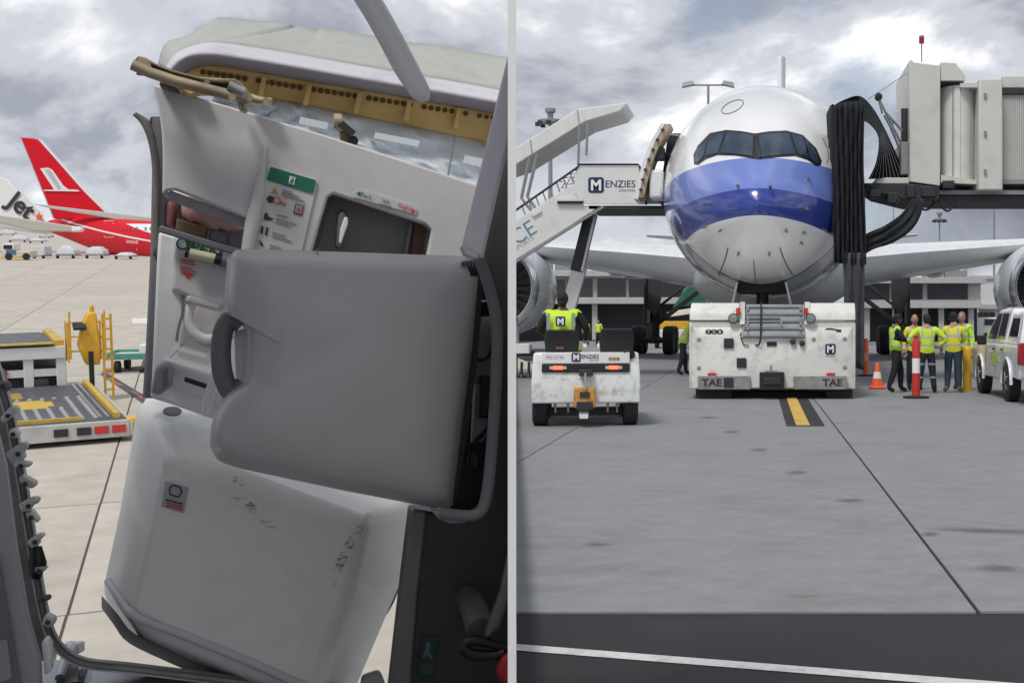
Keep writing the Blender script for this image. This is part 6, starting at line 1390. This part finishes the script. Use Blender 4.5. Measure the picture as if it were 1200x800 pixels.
W(MB().bar(sp_(80, 782, .05), sp_(90, 777, .05), .05, .03), 'latch_tab', M_linw, la, bevel=.006); W(MB().bar(sp_(95, 798, .02), sp_(97, 786, .025), .014, .03), 'latch_spring', M_steel, la, bevel=.004)
text('lettering', 'AIRBUS', .03, sp_(152, 801, .008), (sp_(240, 805)-sp_(150, 796)).normalized(), V((0, 1, 0)), M_dgrey, sl, world=True) if False else None
# ================================================================== THE LOWER APRON SEEN THROUGH THE DOORWAY
c0 = LG(151, 517)
ld = thing('cargo_loader', 'white cargo loader with grey roller deck and yellow control tower', 'cargo loader', LM(c0+V((0, 0, .012)), math.atan2(.541, .841)))
M_deck = mat('roller_deck', (.075, .08, .10), .5, .2, var=.2, scale=4, dirt=(.25, .25, .26), dirt_amt=.5, dirt_scale=3)
M_yd = mat('deck_yellow', (.62, .42, .06), .6, var=.15, dirt=(.2, .15, .08), dirt_amt=.5)
PWD, PLN = 4.0, 7.4
M_ldw = mat('loader_white', (.52, .52, .50), .5, var=.1, dirt=(.2, .19, .17), dirt_amt=.5, dirt_scale=3)
MB().box2((-PWD, .05, .32), (-.02, PLN, .52)).build('deck', M_deck, ld, bevel=.02)
MB().box2((-PWD-.05, -.08, .12), (.02, .05, .50)).build('front_skirt', M_ldw, ld, bevel=.02)
MB().box2((-.02, -.05, .14), (.1, PLN, .46)).build('side_skirt', M_ldw, ld, bevel=.02)
for x, m in ((-3.2, M_dark), (-2.55, M_dark), (-1.35, M_dark), (-.9, M_dark), (-.55, M_red), (-.2, M_red)): MB().box((x, -.095, .31), (.28, .03, .17)).build('marker_panel', m, ld)
text('lettering', 'LOADER', .16, (-1.95, -.115, .25), (1, 0, 0), (0, 0, 1), M_grey, ld) if False else None
for y in (4.95, 5.25, 5.55, 5.85): MB().box((-2.3, y, .525), (1.0, .12, .02)).build('yellow_bar', M_yd, ld)
for (x, y, w_, h) in ((-2.0, 3.4, 1.5, .9), (-2.0, 4.0, 1.2, .35), (-2.0, 2.8, 1.2, .35)): MB().box((x, y, .526+.002*w_), (w_, h, .016)).build('yellow_patch', M_yd, ld)
balls = MB()
for i in range(11):
    for j in range(13):
        x, y = -3.3+i*.27, .5+j*.33
        if -2.85 < x < -1.1 and 2.5 < y < 4.3: continue
        balls.lathe([(.06, 0), (.045, .03), (.01, .045)], (x, y, .52), n=6)
tag(balls.build('ball_transfers', mat('ball_steel', (.5, .5, .5), .35, .5), ld), kind='stuff')
for x in (-.55, -.40): MB().box2((x, .3, .52), (x+.06, PLN-.2, .56)).build('guide_rail', M_steel, ld)
MB().box2((-3.0, .18, .52), (-.9, .28, .60)).build('stop_bar', M_yd, ld); MB().box2((-.26, .2, .52), (-.14, PLN-.1, .64)).build('side_stop', M_yd, ld)
MB().box2((-.02, .0, .2), (.32, .45, .52)).build('corner_bumper', M_yellow, ld, bevel=.04)
# raised rear bridge
MB().box2((-4.6, PLN+.4, 1.42), (-.75, PLN+4.8, 1.6)).build('rear_deck', M_deck, ld, bevel=.02)
MB().box2((-4.6, PLN+.25, 1.22), (-.6, PLN+.42, 1.55)).build('rear_beam', M_white, ld, bevel=.02); MB().box2((-.85, PLN+.4, 1.55), (-.62, PLN+4.8, 1.70)).build('rear_side_stop', M_yd, ld)
MB().box2((-4.4, PLN+.2, 1.62), (-.9, PLN+.5, 1.66)).build('deck_edge', M_yd, ld)
for x in (-4.2, -2.6, -1.5, -.72): MB().box2((x-.12, PLN+.3, .1), (x+.12, PLN+.6, 1.25)).build('lift_leg', M_white, ld, bevel=.02)
MB().box2((-4.4, PLN+.5, .25), (-.6, PLN+4.6, 1.0)).build('chassis', M_dark, ld, bevel=.05); MB().box2((-4.2, PLN+.32, .75), (-.7, PLN+.42, .95)).build('cross_beam', M_white, ld); MB().box((-2.2, PLN+.28, .9), (.4, .05, .12)).build('red_sign', M_red, ld)
for k in range(9): MB().box2((-4.4, PLN+.8+k*.45, 1.6), (-.95, PLN+.9+k*.45, 1.64)).build('roller', M_steel, ld)
for x in (-3.6, -1.2): MB().lathe([(.1, -.15), (.38, -.16), (.4, 0), (.38, .16), (.1, .15)], (x, PLN+.6, .4), 'X', 18).build('wheel', M_black, ld, smooth=40)
tw = MB().loft([[(-.12, PLN+.15, 1.0), (.22, PLN+.15, 1.0), (.22, PLN+.6, 1.0), (-.12, PLN+.6, 1.0)], [(-.3, PLN+.1, 1.55), (.25, PLN+.1, 1.55), (.25, PLN+.65, 1.55), (-.3, PLN+.65, 1.55)], [(-.2, PLN+.15, 2.1), (.2, PLN+.15, 2.1), (.2, PLN+.6, 2.1), (-.2, PLN+.6, 2.1)], [(-.05, PLN+.2, 2.45), (.18, PLN+.2, 2.45), (.18, PLN+.5, 2.45), (-.05, PLN+.5, 2.45)]]).build('control_tower', M_yellow, ld, bevel=.05)
MB().loft([[(-.42, PLN+.0, 1.98), (-.1, PLN+.0, 1.98), (-.1, PLN+.3, 2.12), (-.42, PLN+.3, 2.12)], [(-.42, PLN-.03, 2.06), (-.1, PLN-.03, 2.06), (-.1, PLN+.27, 2.2), (-.42, PLN+.27, 2.2)]]).build('control_panel', M_dark, tw, bevel=.02)
MB().lathe([(.06, 0), (.06, .14), (.03, .2)], (.08, PLN+.35, 2.45), n=10).build('beacon', M_yellow, tw)
for z in (1.35, 1.75, 2.15): MB().tube([(-.55, PLN+.05, z), (-.55, PLN+.75, z), (.3, PLN+.75, z), (.3, PLN+.05, z)], .025, 6).build('cage_hoop', M_yellow, tw)
for x, y in ((-.55, .05), (-.55, .75), (.3, .75)): MB().bar((x, PLN+y, 1.1), (x, PLN+y, 2.2), .045, .045).build('cage_post', M_yellow, tw)
for x in (.32, .52):
    MB().bar((x, PLN+.2, .05), (x, PLN+.2, 2.4), .06, .06).build('ladder_rail', M_yellow, ld)
for k in range(8): MB().bar((.32, PLN+.2, .3+.28*k), (.52, PLN+.2, .3+.28*k), .05, .05).build('ladder_rung', M_yellow, ld)
for x in (-.5, .35): MB().bar((x, PLN+.05, 1.2), (x, PLN+.05, 2.5), .05, .05).build('guard_rail', M_yellow, ld)
MB().bar((-.02, PLN-.05, .3), (-.02, PLN-.05, 1.4), .12, .1).build('mast', M_black, ld)
# painted stand markings with red blocks
def lsheet(name, pts, h, m): 
    p = [LG(x, y, h) for x, y in pts]; return struct(MB().add(p, [tuple(range(len(p)))]).build(name, m, base=LM(p[0])))
M_mark = mat('dark_marking', (.075, .075, .085), .7, var=.15, scale=6); M_markr = mat('red_marking', (.55, .13, .13), .7, var=.15)
lsheet('dark_marking', [(117, 438), (126, 437), (184, 472), (180, 481)], .022, M_mark); lsheet('dark_marking', [(119, 437), (122, 433.5), (168, 428), (168, 432.5)], .020, M_mark)
for pts in ([(128, 443), (136, 447), (146, 452), (137, 450.5)], [(153, 457), (160, 459.5), (172, 468), (163, 465)], [(123, 436.3), (124, 434.8), (150, 431.6), (150, 433)]): lsheet('red_marking', pts, .026, M_markr)
lsheet('white_marking', [(154, 373), (192, 372), (192, 378), (156, 379)], .02, mat('pale_marking', (.75, .74, .72), .7, var=.05))
# small dolly by the door edge
p = LG(163, 434); dl = thing('baggage_dolly', 'low green edged dolly beside the dark marking', 'dolly', LM(p, R(12)))
MB().box((.1, 0, .5), (1.9, 1.5, .12)).build('deck', mat('dolly_deck', (.55, .62, .62), .5, var=.15), dl, bevel=.03)
for a, b in (((-.85, -.75), (1.05, -.75)), ((-.85, .75), (1.05, .75)), ((-.85, -.75), (-.85, .75))): MB().bar((*a, .56), (*b, .56), .1, .16).build('edge_rail', mat('dolly_green', (.07, .3, .22), .5), dl)
for x, y in ((-.5, -.6), (.7, -.6), (-.5, .6), (.7, .6)): MB().lathe([(.05, -.07), (.2, -.07), (.2, .07), (.05, .07)], (x, y, .2), 'X', 14).build('wheel', M_black, dl)
MB().box((.55, -.5, .75), (.7, .5, .35)).build('tool_box', M_white, dl, bevel=.04)
MB().tube([(.35, .6, .5), (.35, .6, 1.2), (.75, .6, 1.2), (.75, .6, .5)], .05, 8).build('handle', M_yellow, dl)
# far carts and tug
M_cvr = mat('cart_cover', (.62, .63, .66), .6, var=.12, scale=2, bump=.6, bscale=3)
def cart(px, py, w_, h, label, boxy=False, yaw=0):
    p = LG(px, py); s_ = p.y/F; W_2, H_ = w_*s_, h*s_; t = thing('luggage_cart', label, 'luggage cart', LM(p, yaw), 'covered carts below the red tail')
    if boxy: MB().box((0, 1, H_*.55), (W_2, 1.8, H_*.8)).build('container', M_cvr, t, bevel=.06)
    else: MB().loft([[(-W_2*.46, .1, .5), (W_2*.46, .1, .5), (W_2*.46, 1.9, .5), (-W_2*.46, 1.9, .5)], [(-W_2*.44, .15, H_*.6), (W_2*.42, .15, H_*.65), (W_2*.42, 1.8, H_*.65), (-W_2*.44, 1.8, H_*.6)], [(-W_2*.2, .4, H_), (W_2*.15, .4, H_*.98), (W_2*.2, 1.5, H_), (-W_2*.22, 1.5, H_)]]).build('load', M_cvr, t, bevel=.15, seg=3)
    MB().box((0, 1, .4), (W_2, 1.9, .14)).build('deck', M_steel, t, bevel=.02)
    for x in (-W_2*.38, W_2*.38): MB().lathe([(.05, -.1), (.24, -.1), (.24, .1), (.05, .1)], (x, .15, .25), 'X', 12).build('wheel', M_black, t)
cart(76, 303, 24, 15, 'white covered luggage cart second from the boxed one'); cart(110, 303, 23, 14, 'white covered luggage cart with bright top under the red belly'); cart(144, 304, 22, 8, 'low luggage cart mostly behind the red belly'); cart(45, 303, 14, 15, 'boxed grey luggage cart behind the airport tug', True)
cart(20, 284, 22, 8, 'far grey cart with low pile'); cart(8, 276, 18, 7, 'far grey cart behind the tug, farther row'); cart(52, 279, 14, 5, 'small dark far cart under the tailplane', True); cart(42, 285, 18, 6, 'far low grey cart behind the boxed one')
p = LG(22, 305); at_ = thing('airport_tug', 'cream airport tug with blue panel and driver cab by the carts', 'tug', LM(p, R(4))); k_ = p.y/F
MB().box((-.3, 1, .75), (3.4, 1.9, .8)).build('body', mat('cream_paint', (.6, .55, .42), .5, var=.1), at_, bevel=.1); MB().box((-1.3, 1, 1.5), (1.4, 1.7, 1.1)).build('cab', M_white, at_, bevel=.1); MB().box((-.9, .04, 1.0), (1.2, .06, .6)).build('blue_panel', mat('tug_blue', (.06, .16, .28), .5), at_); MB().box((-1.3, .1, 1.65), (1.0, .08, .5)).build('cab_window', M_glass, at_)
MB().box((-1.2, .05, .3), (3.0, .1, .18)).build('bumper', M_yellow, at_)
for x in (-1.2, .9): MB().lathe([(.1, -.12), (.42, -.13), (.45, 0), (.42, .13), (.1, .12)], (x, .05, .45), 'Y', 18).build('wheel', M_black, at_, smooth=40)
# the red tailed airliner
M_rp = mat('red_livery', (.66, .008, .022), .55, var=.05, spec=.2); M_wl = mat('white_livery', (.8, .8, .8), .35, var=.03, coat=.3)
M_beige = mat('wing_beige', (.46, .44, .40), .45, var=.06)
ra = thing('red_tail_airliner', 'airliner with red tail fin and red rear body parked beyond the carts', 'airliner', LM(LG(120, 292)))
cen_ = [(46, 266, 1.5, 205), (60, 265, 7, 202), (80, 267, 13, 198), (105, 271.5, 18.5, 193), (130, 276, 21.5, 188), (160, 280.5, 22.5, 183), (190, 283, 23, 178), (260, 288, 24, 168), (330, 292, 25, 160)]
fr_ = []
for x, y, r, d_ in cen_:
    c = RP(x, y, d_); rm = r*d_/F; fr_.append([c+V((.25*rm*math.cos(a), rm*.97*math.cos(a), 0))+V((0, 0, rm*math.sin(a))) for a in [2*math.pi*k/28 for k in range(28)]])
FB = MB().loft(fr_); FB.build('rear_body', M_rp, ra, world=True, smooth=50)
bvh = BVHTree.FromPolygons(FB.v, FB.f)
def fdec(name, pts, m, off=.05, cuts=2): return decal(name, pts, off, m, ra, cuts)
fdec('white_stripe', [(63, 253.5), (90, 262), (120, 270), (150, 276.5), (190, 284), (190, 286), (150, 278.7), (120, 272), (90, 264), (63, 255.5)], M_wl)
fdec('white_upper_body', [(148, 262.5), (192, 263), (192, 277.5), (172, 272), (158, 267)], M_wl)
for x in (142, 146.5, 151, 155.5, 160, 170, 176): fdec('cabin_window', [(x, 266.5), (x+2.2, 266.8), (x+2.2, 270.3), (x, 270)], M_dgrey if x > 153 else mat('faint_red', (.42, .03, .05), .4), .09, 0)
for a, b, c, d_ in ((122.5, 259, 123.2, 277.5), (132.8, 261, 133.5, 278.5), (122.5, 259, 133.5, 259.8), (122.5, 277.6, 133.5, 278.4)): fdec('door_outline', [(a, b), (c, b), (c, d_), (a, d_)], mat('pale_outline', (.75, .4, .4), .5), .09, 0)
for x, y in ((127, 292), (161, 292)): fdec('service_mark', [(x-1.2, y-.4), (x, y-1.3), (x+1.2, y), (x, y+1)], mat('pale_outline', (.75, .4, .4), .5), .09, 0)
h0, _, _, _ = bvh.ray_cast(CAM, (RP(157, 285.5, 100)-CAM).normalized()); h1, _, _, _ = bvh.ray_cast(CAM, (RP(175, 286.6, 100)-CAM).normalized()); xd_ = (h1-h0).normalized()
text('lettering', 'DREAMLINER', .62, h0-V((0, .5, 0))*1+(h0-CAM).normalized()*-.3, xd_, (0, 0, 1), mat('pale_letter', (.85, .6, .6), .5), ra, world=True, off=.01)
def fslab(name, pts, d_, th, m, par, bev=.1): return MB().prism([RP(x, y, q[0] if q else d_) for x, y, *q in pts], (0, th, 0)).build(name, m, par, world=True, bevel=bev)
fin = fslab('tail_fin', [(24, 161), (38, 162), (45, 164), (60, 182), (98, 224), (124, 250), (110, 258), (63, 256)], 194, .8, M_rp, ra, .15)
fslab('fin_leading_edge', [(45, 164), (46, 163.6), (99.5, 223.5), (126, 250), (124, 250.3), (98, 224.3)], 193.9, 1.0, M_wl, fin, .05)
fslab('fin_trailing_edge', [(23.3, 161), (24.4, 161), (63.5, 256), (62, 256)], 193.9, 1.0, M_beige, fin, .05)
fslab('fin_emblem', [(47, 197.5), (56, 196.5), (61, 199), (74, 217.5), (80, 222), (91, 222.5), (93, 224.5), (51, 223.8), (51, 222.6), (63.5, 222.4)], 193.8, .15, M_wl, fin, 0)
fslab('fin_emblem_grey', [(52, 198.8), (57, 198.4), (61, 202), (71.5, 220.5), (68, 222)], 193.75, .1, mat('emblem_grey', (.5, .5, .54), .5), fin, 0)  # grey inside of the emblem print
fslab('wing', [(36, 238.6, 192), (60, 241, 191), (100, 245.8, 188), (150, 251.5, 184), (200, 257.5, 180), (200, 266, 180), (150, 260.5, 184), (110, 253, 187), (60, 244.5, 191)], 188, 1.5, M_beige, ra, .15)
fslab('tailplane', [(93.5, 266), (95.5, 268.5), (94, 271), (82, 271.5), (40, 271), (20, 266), (-20, 257), (-20, 249), (30, 256.5), (70, 262.5)], 178, .6, M_beige, ra, .12)
fslab('tailplane_tip', [(83, 265), (93.5, 265.8), (95.8, 268.5), (94, 271.2), (83.5, 271.7)], 177.8, 1.0, M_wl, ra, .15)
# white tail with dark lettering at the left edge
jt = thing('white_tail_airliner', 'white airliner tail with large dark lettering and small orange star', 'airliner', LM(LG(0, 296)))
jf = fslab('tail_fin', [(-60, 150), (-30, 165), (0, 207), (9, 211), (22, 225), (46, 250), (52, 262), (20, 262), (-60, 250)], 198.5, .8, M_wl, jt, .15)
s2 = (RP(35, 261, 198.2)-RP(3, 236, 198.2)).normalized(); u2 = V((-s2.z, 0, s2.x))
text('lettering', 'Jet', 3.9, RP(19.5, 248.6, 198.3), s2, u2, M_kprint, jf, world=True, off=.025)
cst = RP(45.5, 254, 198.2); MB().prism([cst+V((.75*(1 if k % 2 == 0 else .4)*math.cos(a), 0, .75*(1 if k % 2 == 0 else .4)*math.sin(a))) for k, a in enumerate([R(90+36*k) for k in range(10)])], (0, .1, 0)).build('star', M_orange, jf, world=True)
fslab('tail_body', [(-60, 238), (0, 255), (40, 262), (70, 268), (40, 273), (0, 268), (-60, 262)], 199, 4, M_wl, jt, .5)
